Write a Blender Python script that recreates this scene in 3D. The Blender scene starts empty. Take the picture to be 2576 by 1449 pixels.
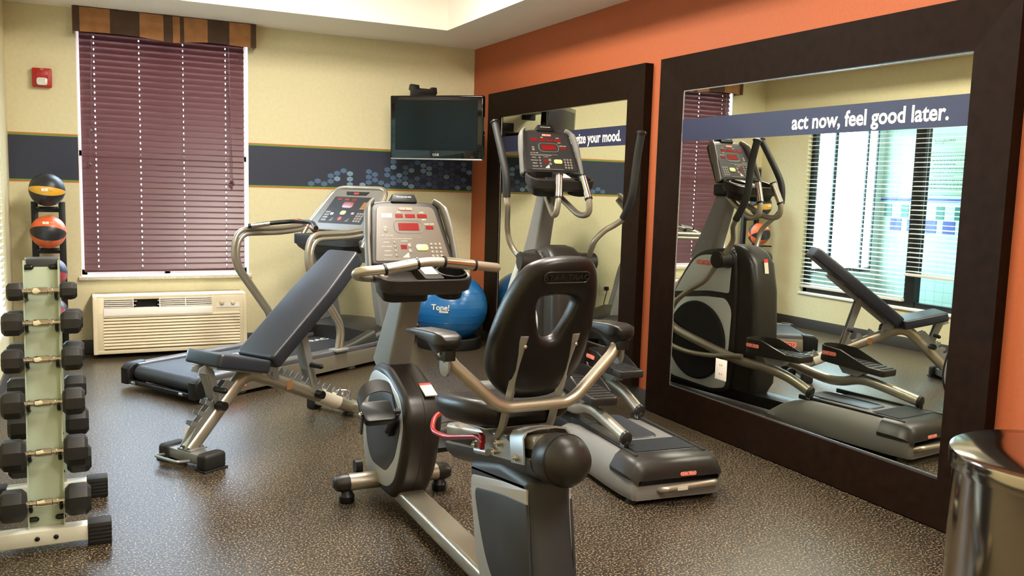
import bpy, bmesh, math, random
from mathutils import Vector, Matrix, Euler
random.seed(7)
PI = math.pi
scene = bpy.context.scene
C = scene.collection

# ------------------------------------------------------------------ camera
cam_d = bpy.data.cameras.new('camera'); cam = bpy.data.objects.new('camera', cam_d); C.objects.link(cam)
cam_d.sensor_width = 36.0; cam_d.lens = 2201.6 / 2576 * 36.0; cam_d.clip_start = 0.05; cam_d.clip_end = 200
_r = Vector((0.89783648, -0.43939719, 0.0286317)); _u = Vector((0.02407492, 0.11391136, 0.99319917)); _f = Vector((0.4396704, 0.89104114, -0.11285222))
m3 = Matrix((_r, _u, -_f)).transposed()
cam.matrix_world = Matrix.Translation((-3.18526, -7.33803, 1.346)) @ m3.to_4x4()
scene.camera = cam

# ------------------------------------------------------------------ world, exposure, lights
w = bpy.data.worlds.new('sky'); scene.world = w; w.use_nodes = True
bg = w.node_tree.nodes['Background']; bg.inputs[0].default_value = (0.66, 0.80, 1.0, 1); bg.inputs[1].default_value = 46.0
scene.view_settings.view_transform = 'Standard'; scene.view_settings.look = 'None'
scene.view_settings.gamma = 1; scene.view_settings.use_curve_mapping = False
scene.view_settings.exposure = 0.36
scene.cycles.max_bounces = 10; scene.cycles.diffuse_bounces = 5; scene.cycles.glossy_bounces = 6
scene.cycles.transparent_max_bounces = 16; scene.cycles.sample_clamp_indirect = 6.0
scene.cycles.caustics_reflective = True; scene.cycles.blur_glossy = 1.0; scene.cycles.caustics_refractive = False

def area(name, loc, size, size_y, power, color, direction):
    l = bpy.data.lights.new(name, 'AREA'); l.shape = 'RECTANGLE'; l.size = size; l.size_y = size_y
    l.energy = power; l.color = color
    o = bpy.data.objects.new(name, l); C.objects.link(o); o.location = loc
    o.rotation_euler = Vector(direction).to_track_quat('-Z', 'Y').to_euler()
    return o
WARM = (1.0, 0.935, 0.83)
area('troffer_light_far', (-1.75, -2.35, 3.03), 0.55, 1.15, 88, WARM, (0, 0, -1))
area('troffer_light_near', (-1.75, -4.75, 3.03), 0.55, 1.15, 88, WARM, (0, 0, -1))
area('troffer_light_entry', (-1.75, -7.0, 3.03), 0.55, 1.15, 55, WARM, (0, 0, -1))
# daylight of the pool room falling in through the blinds, and an unseen lamp added as cool fill
for nm, x, z, sx, sz in (('pool_window_portal', -4.90, 1.34, 1.14, 1.72), ('gym_window_portal', -2.58, 1.52, 1.2, 1.9)):
    _p = area(nm, (x, 0.17, z), sx, sz, 1, (1, 1, 1), (0, -1, 0)); _p.data.cycles.is_portal = True
area('pool_fill_light', (-4.7, -2.3, 2.95), 1.2, 3.6, 150, (0.80, 0.91, 1.0), (0, 0, -1))

# ------------------------------------------------------------------ materials
def s2l(c):
    return tuple(((x / 255) / 12.92 if x / 255 <= 0.04045 else (((x / 255) + 0.055) / 1.055) ** 2.4) for x in c) + (1.0,)
def mat(name, col, rough=0.5, metal=0.0, coat=0.0, spec=0.5, bump=None, emit=None, mottle=None, aniso=0.0):
    m = bpy.data.materials.new(name); m.use_nodes = True; nt = m.node_tree; p = nt.nodes['Principled BSDF']
    p.inputs['Base Color'].default_value = s2l(col); p.inputs['Roughness'].default_value = rough
    p.inputs['Metallic'].default_value = metal; p.inputs['Coat Weight'].default_value = coat
    p.inputs['Coat Roughness'].default_value = 0.15
    p.inputs['Specular IOR Level'].default_value = spec
    if aniso:
        p.inputs['Anisotropic'].default_value = aniso; tg = nt.nodes.new('ShaderNodeTangent'); tg.direction_type = 'RADIAL'; tg.axis = 'Z'; nt.links.new(tg.outputs[0], p.inputs['Tangent'])
    tc = nt.nodes.new('ShaderNodeTexCoord')
    if mottle:
        n = nt.nodes.new('ShaderNodeTexNoise'); n.inputs['Scale'].default_value = mottle[0]; n.inputs['Detail'].default_value = 4
        nt.links.new(tc.outputs['Object'], n.inputs['Vector'])
        r = nt.nodes.new('ShaderNodeValToRGB'); k = mottle[1]; b = s2l(col)
        r.color_ramp.elements[0].color = tuple(x * (1 - k) for x in b[:3]) + (1,); r.color_ramp.elements[1].color = tuple(min(1, x * (1 + k)) for x in b[:3]) + (1,)
        r.color_ramp.elements[0].position = 0.3; r.color_ramp.elements[1].position = 0.7
        nt.links.new(n.outputs['Fac'], r.inputs[0]); nt.links.new(r.outputs[0], p.inputs['Base Color'])
    if bump:
        n = nt.nodes.new('ShaderNodeTexNoise'); n.inputs['Scale'].default_value = bump[0]; n.inputs['Detail'].default_value = 3
        nt.links.new(tc.outputs['Object'], n.inputs['Vector'])
        bp = nt.nodes.new('ShaderNodeBump'); bp.inputs['Strength'].default_value = bump[1]; bp.inputs['Distance'].default_value = 0.002
        nt.links.new(n.outputs['Fac'], bp.inputs['Height']); nt.links.new(bp.outputs[0], p.inputs['Normal'])
    if emit:
        p.inputs['Emission Color'].default_value = s2l(emit[0]); p.inputs['Emission Strength'].default_value = emit[1]
    return m

def floor_mat():
    m = mat('rubber_flooring', (84, 74, 60), 0.31); nt = m.node_tree; p = nt.nodes['Principled BSDF']
    tc = nt.nodes.new('ShaderNodeTexCoord')
    n = nt.nodes.new('ShaderNodeTexNoise'); n.inputs['Scale'].default_value = 125; n.inputs['Detail'].default_value = 2; n.inputs['Roughness'].default_value = 0.7
    nt.links.new(tc.outputs['Object'], n.inputs['Vector'])
    r = nt.nodes.new('ShaderNodeValToRGB'); e = r.color_ramp.elements
    e[0].position = 0.46; e[0].color = s2l((28, 24, 20)); e[1].position = 0.54; e[1].color = s2l((47, 40, 32))
    x = e.new(0.57); x.color = s2l((72, 62, 48)); x = e.new(0.62); x.color = s2l((160, 138, 104))
    nt.links.new(n.outputs['Fac'], r.inputs[0]); nt.links.new(r.outputs[0], p.inputs['Base Color'])
    n2 = nt.nodes.new('ShaderNodeTexNoise'); n2.inputs['Scale'].default_value = 60; nt.links.new(tc.outputs['Object'], n2.inputs['Vector'])
    bp = nt.nodes.new('ShaderNodeBump'); bp.inputs['Strength'].default_value = 0.25; bp.inputs['Distance'].default_value = 0.002
    nt.links.new(n2.outputs['Fac'], bp.inputs['Height']); nt.links.new(bp.outputs[0], p.inputs['Normal'])
    return m
def tile_mat(name, col, grout, size):
    m = mat(name, col, 0.2); nt = m.node_tree; p = nt.nodes['Principled BSDF']
    tc = nt.nodes.new('ShaderNodeTexCoord'); sp = nt.nodes.new('ShaderNodeSeparateXYZ'); cb = nt.nodes.new('ShaderNodeCombineXYZ')
    nt.links.new(tc.outputs['Object'], sp.inputs[0]); ad = nt.nodes.new('ShaderNodeMath'); ad.operation = 'ADD'
    nt.links.new(sp.outputs[0], ad.inputs[0]); nt.links.new(sp.outputs[1], ad.inputs[1]); nt.links.new(ad.outputs[0], cb.inputs[0]); nt.links.new(sp.outputs[2], cb.inputs[1])
    b = nt.nodes.new('ShaderNodeTexBrick'); b.offset = 0; b.inputs['Color1'].default_value = s2l(col); b.inputs['Color2'].default_value = s2l(tuple(min(255, c + 6) for c in col))
    b.inputs['Mortar'].default_value = s2l(grout); b.inputs['Scale'].default_value = 1; b.inputs['Mortar Size'].default_value = 0.003
    b.inputs['Brick Width'].default_value = size; b.inputs['Row Height'].default_value = size
    nt.links.new(cb.outputs[0], b.inputs['Vector']); nt.links.new(b.outputs[0], p.inputs['Base Color'])
    return m
def glass_mat():
    m = bpy.data.materials.new('window_glass'); m.use_nodes = True; nt = m.node_tree; nt.nodes.remove(nt.nodes['Principled BSDF'])
    t = nt.nodes.new('ShaderNodeBsdfTransparent'); t.inputs[0].default_value = (0.93, 0.97, 0.96, 1); g = nt.nodes.new('ShaderNodeBsdfGlossy'); g.inputs['Roughness'].default_value = 0.02
    lw = nt.nodes.new('ShaderNodeLayerWeight'); lw.inputs[0].default_value = 0.5; pw = nt.nodes.new('ShaderNodeMath'); pw.operation = 'POWER'; pw.inputs[1].default_value = 5.0; fr = nt.nodes.new('ShaderNodeMath'); fr.operation = 'MULTIPLY_ADD'; fr.inputs[1].default_value = 0.8; fr.inputs[2].default_value = 0.03; nt.links.new(lw.outputs['Facing'], pw.inputs[0]); nt.links.new(pw.outputs[0], fr.inputs[0]); mx = nt.nodes.new('ShaderNodeMixShader')
    nt.links.new(fr.outputs[0], mx.inputs[0]); nt.links.new(t.outputs[0], mx.inputs[1]); nt.links.new(g.outputs[0], mx.inputs[2])
    nt.links.new(mx.outputs[0], nt.nodes['Material Output'].inputs[0]); return m
def ball_mat(name, base, stripe, axis, bands):
    """stripes of one medicine ball: bands of the local axis coordinate"""
    m = mat(name, base, 0.38, bump=(120, 0.25)); nt = m.node_tree; p = nt.nodes['Principled BSDF']
    tc = nt.nodes.new('ShaderNodeTexCoord'); sp = nt.nodes.new('ShaderNodeSeparateXYZ'); nt.links.new(tc.outputs['Object'], sp.inputs[0])
    # gores: angle around the x axis
    at = nt.nodes.new('ShaderNodeMath'); at.operation = 'ARCTAN2'; nt.links.new(sp.outputs[2], at.inputs[0]); nt.links.new(sp.outputs[1], at.inputs[1])
    ad = nt.nodes.new('ShaderNodeMath'); ad.operation = 'ADD'; ad.inputs[1].default_value = axis; nt.links.new(at.outputs[0], ad.inputs[0])
    mu = nt.nodes.new('ShaderNodeMath'); mu.operation = 'MULTIPLY'; mu.inputs[1].default_value = bands; nt.links.new(ad.outputs[0], mu.inputs[0])
    sn = nt.nodes.new('ShaderNodeMath'); sn.operation = 'COSINE'; nt.links.new(mu.outputs[0], sn.inputs[0])
    r = nt.nodes.new('ShaderNodeValToRGB'); r.color_ramp.interpolation = 'CONSTANT'; e = r.color_ramp.elements
    e[0].color = s2l(base); e[1].position = 0.72 if bands > 3 else 0.6; e[1].color = s2l(stripe)
    hf = nt.nodes.new('ShaderNodeMath'); hf.operation = 'MULTIPLY_ADD'; hf.inputs[1].default_value = 0.5; hf.inputs[2].default_value = 0.5
    nt.links.new(sn.outputs[0], hf.inputs[0]); nt.links.new(hf.outputs[0], r.inputs[0]); nt.links.new(r.outputs[0], p.inputs['Base Color'])
    return m

M = {}
M['cream'] = mat('cream_wallpaper', (210, 201, 162), 0.75, mottle=(35, 0.035), bump=(180, 0.12))
M['orange'] = mat('orange_wallpaper', (162, 82, 42), 0.7, mottle=(60, 0.05), bump=(200, 0.15))
M['ceiling'] = mat('ceiling_paint', (240, 234, 222), 0.85)
M['floor'] = floor_mat()
M['baseboard'] = mat('charcoal_vinyl', (60, 56, 52), 0.5)
M['navy'] = mat('navy_wallpaper', (36, 42, 60), 0.6, mottle=(50, 0.08))
M['green'] = mat('green_stripe', (104, 136, 40), 0.6)
M['red_o'] = mat('orange_red_stripe', (206, 88, 50), 0.6)
M['hex1'] = mat('hexagon_blue', (72, 98, 128), 0.6); M['hex2'] = mat('hexagon_light_blue', (112, 138, 160), 0.6); M['hex3'] = mat('hexagon_dark_blue', (54, 66, 98), 0.6)
M['frame'] = mat('espresso_wood', (27, 16, 9), 0.5, spec=0.06, mottle=(20, 0.25))
M['silver_lip'] = mat('silver_lip', (190, 190, 195), 0.25, 0.9)
mm_ = mat('mirror_silver', (236, 240, 232), 0.0, 1.0); M['mirror'] = mm_
M['film'] = mat('navy_film', (33, 39, 68), 0.45); M['white_txt'] = mat('cream_lettering', (248, 240, 222), 0.5)
def slat_mat():
    m = mat('mahogany_slat', (88, 50, 50), 0.36); nt = m.node_tree; p = nt.nodes['Principled BSDF']
    tl = nt.nodes.new('ShaderNodeBsdfTranslucent'); tl.inputs[0].default_value = s2l((150, 92, 110)); mx = nt.nodes.new('ShaderNodeMixShader'); mx.inputs[0].default_value = 0.01
    nt.links.new(p.outputs[0], mx.inputs[1]); nt.links.new(tl.outputs[0], mx.inputs[2]); nt.links.new(mx.outputs[0], nt.nodes['Material Output'].inputs[0]); return m
M['slat'] = slat_mat()
M['white'] = mat('white_paint', (238, 236, 230), 0.45); M['white_slat'] = mat('white_slat', (240, 242, 240), 0.4)
M['marble'] = mat('marble_sill', (205, 195, 178), 0.3, mottle=(60, 0.15))
M['gold'] = mat('gold_fabric', (152, 104, 60), 0.85, mottle=(14, 0.16), bump=(300, 0.3)); M['brown'] = mat('brown_fabric', (70, 50, 33), 0.85, mottle=(14, 0.12), bump=(300, 0.3))
M['alum'] = mat('silver_powder_coat', (176, 168, 152), 0.34, 0.75); M['alum2'] = mat('grey_silver_paint', (150, 150, 148), 0.4, 0.45)
M['steel'] = mat('zinc_steel', (165, 168, 168), 0.4, 0.8)
M['grey'] = mat('grey_plastic', (112, 110, 106), 0.42); M['pgrey'] = mat('pale_grey_panel', (186, 190, 188), 0.4); M['lgrey'] = mat('light_grey_plastic', (182, 186, 190), 0.4, 0.25)
M['char'] = mat('charcoal_plastic', (37, 34, 31), 0.38, spec=0.35, bump=(400, 0.1)); M['black'] = mat('black_plastic', (18, 17, 17), 0.42, spec=0.35)
M['rubber'] = mat('black_rubber', (21, 20, 19), 0.6, bump=(300, 0.2)); M['dkgrey'] = mat('dark_grey_panel', (46, 49, 54), 0.45)
M['vinyl'] = mat('black_vinyl_daylit', (37, 40, 49), 0.38, bump=(500, 0.15)); M['foam'] = mat('black_moulded_foam', (20, 18, 18), 0.36, spec=0.35, bump=(500, 0.12))  # bench vinyl: bluish tint of the window daylight is mixed into its colour
M['red'] = mat('red_paint', (150, 18, 20), 0.3, coat=0.1); M['badge'] = mat('red_badge', (206, 52, 44), 0.4); M['badge_t'] = mat('badge_line', (240, 170, 150), 0.4)
M['chrome'] = mat('chrome', (225, 222, 215), 0.14, 1.0); M['brush'] = mat('brushed_steel', (176, 170, 160), 0.12, 1.0, aniso=0.5)
M['face'] = mat('console_overlay_glare', (78, 66, 50), 0.36, coat=0.3); M['face_d'] = mat('console_overlay_dark', (40, 39, 40), 0.5, spec=0.3)  # one overlay in two tones; the lighter has lamp glare in its colour
M['display'] = mat('red_display_window', (120, 14, 16), 0.12, coat=0.5); M['print'] = mat('white_print', (222, 214, 196), 0.5)
M['start'] = mat('start_button', (178, 184, 120), 0.4); M['keys'] = mat('grey_key', (120, 112, 100), 0.4)
M['railp'] = mat('foot_rail_plastic', (88, 88, 92), 0.28); M['belt'] = mat('treadmill_belt', (36, 34, 38), 0.55, bump=(300, 0.3)); M['bluew'] = mat('blue_ball_vinyl', (28, 98, 158), 0.3, coat=0.2)
M['rackw'] = mat('rack_enamel', (205, 205, 190), 0.35); M['rackp'] = mat('rack_plate_enamel', (172, 186, 168), 0.3, 0.1)
M['ptac'] = mat('beige_plastic', (216, 200, 168), 0.45); M['ptac_w'] = mat('white_plastic', (232, 224, 214), 0.4); M['void'] = mat('dark_void', (14, 13, 12), 0.8)
M['alarm'] = mat('alarm_red', (168, 28, 24), 0.35); M['strobe'] = mat('strobe_lens', (215, 210, 200), 0.08, coat=0.6)
M['screen'] = mat('tv_screen', (10, 14, 16), 0.16, spec=0.22); M['gloss'] = mat('gloss_black', (10, 10, 11), 0.06)
M['black_f'] = mat('black_window_frame', (18, 20, 22), 0.4); M['glass'] = glass_mat()
M['tile'] = tile_mat('pale_green_tile', (140, 160, 152), (122, 140, 134), 0.11); M['tgreen'] = mat('dark_green_tile', (30, 86, 78), 0.2); M['tblue'] = mat('blue_tile', (48, 62, 122), 0.2)
M['poolfloor'] = tile_mat('grey_green_floor_tile', (150, 170, 160), (120, 135, 128), 0.2); M['poster'] = mat('pale_green_notice', (128, 152, 134), 0.35); M['ink'] = mat('grey_ink', (60, 78, 70), 0.5)
M['ground'] = mat('pale_concrete', (190, 190, 185), 0.9); M['lens'] = mat('ceiling_lens', (255, 244, 220), 0.5, emit=((255, 243, 222), 5.0))
M['leafy'] = mat('leaf_green', (40, 90, 50), 0.6); M['label'] = mat('paper_label', (214, 208, 190), 0.5); M['cord'] = mat('black_cord', (24, 22, 20), 0.5)

# ------------------------------------------------------------------ mesh helpers
def fillet(pts, r, n=5, closed=False):
    P = [Vector(p) for p in pts]; out = []; N = len(P)
    for i in range(N):
        if not closed and i in (0, N - 1): out.append(P[i]); continue
        a, b, c = P[i - 1], P[i], P[(i + 1) % N]; ri = r[i] if isinstance(r, (list, tuple)) else r
        d1 = (a - b); d2 = (c - b); l1, l2 = d1.length, d2.length; k = min(ri, l1 * 0.49, l2 * 0.49)
        if k < 1e-5: out.append(b); continue
        s = b + d1 / l1 * k; e = b + d2 / l2 * k
        for j in range(n + 1):
            t = j / n; out.append(s * (1 - t) ** 2 + b * 2 * t * (1 - t) + e * t * t)
    return out
def spline(pts, n=6, closed=False):
    P = [Vector(p) for p in pts]; N = len(P); out = []
    for i in range(N if closed else N - 1):
        if closed: p0, p1, p2, p3 = P[i - 1], P[i], P[(i + 1) % N], P[(i + 2) % N]
        else: p0, p1, p2, p3 = P[max(i - 1, 0)], P[i], P[i + 1], P[min(i + 2, N - 1)]
        for j in range(n):
            t = j / n; out.append(0.5 * ((2 * p1) + (p2 - p0) * t + (2 * p0 - 5 * p1 + 4 * p2 - p3) * t * t + (3 * p1 - p0 - 3 * p2 + p3) * t ** 3))
    if not closed: out.append(P[-1])
    return out
def rrect(x0, x1, y0, y1, r, n=5):
    return [(p.x, p.y) for p in fillet([(x0, y0, 0), (x1, y0, 0), (x1, y1, 0), (x0, y1, 0)], r, n, True)]

class B:
    def __init__(s): s.bm = bmesh.new(); s.mi = 0
    def _f(s, vs):
        try: f = s.bm.faces.new(vs); f.material_index = s.mi; return f
        except ValueError: return None
    def box(s, x0, x1, y0, y1, z0, z1, bev=0.0, seg=2, mtx=None):
        t = bmesh.new(); r = bmesh.ops.create_cube(t, size=1)
        cx, cy, cz = (x0 + x1) / 2, (y0 + y1) / 2, (z0 + z1) / 2
        for v in r['verts']: v.co = Vector((v.co.x * (x1 - x0) + cx, v.co.y * (y1 - y0) + cy, v.co.z * (z1 - z0) + cz))
        if bev > 0: bmesh.ops.bevel(t, geom=list(t.edges), offset=min(bev, 0.49 * min(abs(x1 - x0), abs(y1 - y0), abs(z1 - z0))), segments=seg, profile=0.5, affect='EDGES')
        s.merge(t, mtx); return s
    def merge(s, t, mtx=None):
        if mtx is not None: t.transform(mtx)
        vm = {v: s.bm.verts.new(v.co) for v in t.verts}
        for f in t.faces: s._f([vm[v] for v in f.verts])
        t.free()
    def loft(s, rings, cap0=True, cap1=True, closed=True):
        R = [[s.bm.verts.new(p) for p in r] for r in rings]; n = len(R[0])
        for a, b in zip(R, R[1:]):
            for i in range(n if closed else n - 1): s._f([a[i], a[(i + 1) % n], b[(i + 1) % n], b[i]])
        if cap0: s._f(R[0][::-1])
        if cap1: s._f(R[-1])
        return s
    def tube(s, pts, r, n=12, closed=False, rz=None, up=(0, 0, 1), cap=True, dome=False):
        """tube along a path; r may be a list; rz gives an oval section (r across, rz along up)"""
        P = [Vector(p) for p in pts]; N = len(P); rings = []; prev = None
        R = list(r) if isinstance(r, (list, tuple)) else [r] * N
        if len(R) != N: R = [R[0] + (R[-1] - R[0]) * i / (N - 1) for i in range(N)]
        RZ0 = R[0]
        if dome:
            k = []; rr = []
            for i, tt in enumerate((0.0, 0.35, 0.7, 0.92)):
                a = tt * PI / 2; k.append(P[0] - (P[1] - P[0]).normalized() * R[0] * math.cos(a)); rr.append(max(R[0] * math.sin(a), R[0] * 0.02))
            k2 = []; r2 = []
            for tt in (0.92, 0.7, 0.35, 0.0):
                a = tt * PI / 2; k2.append(P[-1] + (P[-1] - P[-2]).normalized() * R[-1] * math.cos(a)); r2.append(max(R[-1] * math.sin(a), R[-1] * 0.02))
            P = k + P + k2; R = rr + R + r2; N = len(P)
        for i in range(N):
            if closed: d = (P[(i + 1) % N] - P[i - 1])
            else: d = (P[min(i + 1, N - 1)] - P[max(i - 1, 0)])
            d.normalize()
            if prev is None:
                a = Vector(up); a = a - d * a.dot(d)
                if a.length < 1e-3: a = Vector((1, 0, 0)) - d * d.x
            else:
                a = prev - d * prev.dot(d)
                if a.length < 1e-4: a = prev.orthogonal()
            a.normalize(); prev = a; b = d.cross(a); k = (rz / RZ0 if rz else 1)
            rings.append([P[i] + b * math.cos(2 * PI * j / n) * R[i] + a * math.sin(2 * PI * j / n) * R[i] * k for j in range(n)])
        if closed: rings.append(rings[0]); s.loft(rings, False, False)
        else: s.loft(rings, cap, cap)
        return s
    def cyl(s, p0, p1, r0, r1=None, n=20): return s.tube([p0, p1], [r0, r0 if r1 is None else r1], n)
    def prism(s, outl, plane, a, b, bev=0.0, seg=2, mtx=None):
        """outline (2-D) extruded from a to b along the axis missing from plane ('yz','xz','xy')"""
        mp = {'yz': lambda p, k: (k, p[0], p[1]), 'xz': lambda p, k: (p[0], k, p[1]), 'xy': lambda p, k: (p[0], p[1], k)}[plane]
        t = bmesh.new(); v0 = [t.verts.new(mp(p, a)) for p in outl]; v1 = [t.verts.new(mp(p, b)) for p in outl]; n = len(outl)
        t.faces.new(v0[::-1]); t.faces.new(v1)
        for i in range(n): t.faces.new([v0[i], v0[(i + 1) % n], v1[(i + 1) % n], v1[i]])
        bmesh.ops.recalc_face_normals(t, faces=t.faces)
        if bev > 0:
            es = [e for e in t.edges if (e.verts[0] in v0 and e.verts[1] in v0) or (e.verts[0] in v1 and e.verts[1] in v1)]
            bmesh.ops.bevel(t, geom=es, offset=bev, segments=seg, profile=0.5, affect='EDGES')
        s.merge(t, mtx); return s
    def lathe(s, prof, n=32, mtx=None):
        t = bmesh.new(); R = []
        for r, z in prof: R.append([t.verts.new((max(r, 1e-4) * math.cos(2 * PI * i / n), max(r, 1e-4) * math.sin(2 * PI * i / n), z)) for i in range(n)])
        for a, b in zip(R, R[1:]):
            for i in range(n): t.faces.new([a[i], a[(i + 1) % n], b[(i + 1) % n], b[i]])
        t.faces.new(R[0][::-1]); t.faces.new(R[-1]); s.merge(t, mtx); return s
    def ball(s, c, rx, ry=None, rz=None, n=24, mtx=None):
        ry = ry or rx; rz = rz or rx; t = bmesh.new(); bmesh.ops.create_uvsphere(t, u_segments=n, v_segments=n // 2, radius=1)
        for v in t.verts: v.co = Vector((v.co.x * rx + c[0], v.co.y * ry + c[1], v.co.z * rz + c[2]))
        s.merge(t, mtx); return s
    def text(s, body, size, mtx, ext=0.0006, bold=0.0, align='CENTER', sx=1.0):
        cu = bpy.data.curves.new('lettering', 'FONT'); cu.body = body; cu.size = size; cu.extrude = ext; cu.offset = bold; cu.align_x = align; cu.align_y = 'CENTER'; cu.resolution_u = 3
        o = bpy.data.objects.new('lettering', cu); C.objects.link(o)
        dg = bpy.context.evaluated_depsgraph_get(); me = bpy.data.meshes.new_from_object(o.evaluated_get(dg))
        t = bmesh.new(); t.from_mesh(me); t.transform(Matrix.Diagonal((sx, 1, 1, 1)))
        bpy.data.objects.remove(o); bpy.data.curves.remove(cu); bpy.data.meshes.remove(me)
        s.merge(t, mtx); return s
    def done(s, name, m, parent=None, ang=38, sub=0):
        bm = s.bm; bmesh.ops.remove_doubles(bm, verts=bm.verts, dist=1e-6); bmesh.ops.recalc_face_normals(bm, faces=bm.faces)
        for f in bm.faces: f.smooth = True
        for e in bm.edges:
            e.smooth = not (len(e.link_faces) != 2 or e.calc_face_angle(0) > math.radians(ang))
        me = bpy.data.meshes.new(name); bm.to_mesh(me); bm.free()
        for x in (m if isinstance(m, (list, tuple)) else [m]): me.materials.append(M[x] if isinstance(x, str) else x)
        o = bpy.data.objects.new(name, me); C.objects.link(o)
        if parent: o.parent = parent
        if sub: sm = o.modifiers.new('smooth', 'SUBSURF'); sm.levels = sub; sm.render_levels = sub
        return o
def tag(o, label, cat, group=None):
    o['label'] = label; o['category'] = cat
    if group: o['group'] = group
    return o
def thing(name, label, cat, loc=(0, 0, 0), rz=0.0, group=None):
    o = bpy.data.objects.new(name, None); C.objects.link(o); o.location = loc; o.rotation_euler = (0, 0, rz); o.empty_display_size = 0.1
    return tag(o, label, cat, group)
def struct(o, label=None, cat=None):
    o['kind'] = 'structure'
    if label: o['label'] = label; o['category'] = cat or 'structure'
    return o
def basis(o, x, y, z=None):
    x = Vector(x).normalized(); y = Vector(y).normalized(); z = x.cross(y) if z is None else Vector(z).normalized()
    m = Matrix((x, y, z)).transposed().to_4x4(); m.translation = Vector(o); return m
def badge(parent, o, x, y, wd, body='STAR TRAC', name='logo_badge', mats=('badge', 'badge_t')):
    """raised rounded plate with lettering; o centre, x reading direction, y up"""
    b = B(); m = basis(o, x, y); h = wd * 0.235
    b.prism(rrect(-wd / 2, wd / 2, -h / 2, h / 2, h * 0.5), 'xy', 0, 0.0022, mtx=m)
    b.mi = 1
    out = rrect(-wd * 0.475, wd * 0.475, -h * 0.40, h * 0.40, h * 0.4)
    t = [(m @ Vector((p[0], p[1], 0.0022))) for p in out]; b.tube(t, wd * 0.011, 5, closed=True)
    b.text(body, h * 0.68, m @ Matrix.Translation((0, 0, 0.0026)), 0.0005, 0.0006, sx=1.12 * (wd / 0.1) * 0.1 / wd * 1.0)
    return b.done(name, list(mats), parent)

# ------------------------------------------------------------------ the room
XL, YF, ZS, ZT = -3.65, -8.3, 2.566, 3.06
WY0, WY1, WZ0, WZ1 = -3.17, -0.645, 0.35, 2.12      # window to the pool room in the left wall
BX0, BX1, BZ0, BZ1 = -3.195, -1.965, 0.565, 2.48     # window in the back wall
struct(B().box(XL - 0.2, 0.2, YF - 0.1, 0.2, -0.12, 0).done('floor', 'floor'))
b = B()
b.box(XL - 0.15, BX0, 0, 0.2, 0, 3.2); b.box(BX1, 0.15, 0, 0.2, 0, 3.2); b.box(BX0, BX1, 0, 0.2, 0, BZ0); b.box(BX0, BX1, 0, 0.2, BZ1, 3.2)
struct(b.done('wall_back', 'cream'))
b = B()
b.box(XL - 0.15, XL, YF, WY0, 0, 3.2); b.box(XL - 0.15, XL, WY1, 0, 0, 3.2); b.box(XL - 0.15, XL, WY0, WY1, 0, WZ0); b.box(XL - 0.15, XL, WY0, WY1, WZ1, 3.2)
struct(b.done('wall_left', 'cream'))
struct(B().box(0, 0.15, YF, 0, 0, 3.2).done('wall_right', 'orange'))
struct(B().box(XL - 0.15, 0.15, YF - 0.12, YF, 0, 3.2).done('wall_front', 'cream'))
# soffit ring with a raised tray
TX0, TX1, TY0, TY1 = -3.05, -0.566, -7.55, -0.752
b = B()
b.box(XL, 0, TY1, 0, ZS, 3.2); b.box(XL, 0, YF, TY0, ZS, 3.2); b.box(TX1, 0, TY0, TY1, ZS, 3.2); b.box(XL, TX0, TY0, TY1, ZS, 3.2)
b.box(TX0, TX1, TY0, TY1, ZT, 3.2)
struct(b.done('ceiling', 'ceiling'))
for i, y in enumerate((-2.35, -4.75, -7.0)):
    t = thing('ceiling_light', ('recessed ceiling troffer with a frosted lens nearest the television wall', 'recessed ceiling troffer with a frosted lens over the middle of the room', 'recessed ceiling troffer with a frosted lens near the entrance')[i], 'ceiling light', (-1.75, y, ZT - 0.003), 0, 'ceiling troffers')
    f = B()
    for a in ((-0.31, 0.31, -0.61, -0.58), (-0.31, 0.31, 0.58, 0.61), (-0.31, -0.28, -0.61, 0.61), (0.28, 0.31, -0.61, 0.61)): f.box(a[0], a[1], a[2], a[3], -0.024, 0, 0.003)
    f.done('trim_frame', 'white', t); B().box(-0.285, 0.285, -0.585, 0.585, -0.018, 0, 0.004).done('diffuser', 'lens', t)
# skirting
def base(name, x0, x1, y0, y1): struct(B().box(x0, x1, y0, y1, 0, 0.105, 0.003).done(name, 'baseboard'))
base('baseboard_back', XL, 0, -0.012, 0); base('baseboard_left', XL, XL + 0.012, YF, -0.012); base('baseboard_right', -0.012, 0, -8.3, -0.012); base('baseboard_front', XL + 0.012, -0.012, YF, YF + 0.012)

# wallpaper border on the back wall
def border(name, x0, x1, hexes):
    b = B(); y = -0.0015
    for mi, z0, z1 in ((0, 1.315, 1.632), (1, 1.632, 1.645), (2, 1.645, 1.652), (1, 1.303, 1.315), (2, 1.296, 1.303)):
        b.mi = mi; b.box(x0, x1, y, 0.0, z0, z1)
    rnd = random.Random(3)
    for (x, z, k) in hexes:
        b.mi = 3 + k; r = 0.0285
        b.prism([(x + r * 1.05 * math.cos(PI / 3 * i + PI / 6) , z + r * 0.78 * math.sin(PI / 3 * i + PI / 6)) for i in range(6)], 'xz', y - 0.0006, y)
    o = b.done(name, ['navy', 'green', 'red_o', 'hex1', 'hex2', 'hex3']); struct(o)
hx = []; rnd = random.Random(5); N = 26; 
for c in range(27):
    top = [1, 1, 2, 2, 3, 3, 3, 1, 2, 3, 3, 4, 4, 5, 5, 4, 5, 6, 5, 5, 6, 5, 4, 5, 5, 5, 4][c]
    for r in range(top):
        x = -1.46 + c * 0.055; z = 1.34 + r * 0.046 + (0.023 if c % 2 else 0)
        if x > -0.03 or z > 1.6 or rnd.random() < 0.25: continue
        hx.append((x, z, 1 if rnd.random() < 0.25 else (0 if x < -0.6 or rnd.random() < 0.3 else 2)))
border('trim_1', XL + 0.001, BX0, []); border('trim_2', BX1, -0.001, hx)

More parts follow.
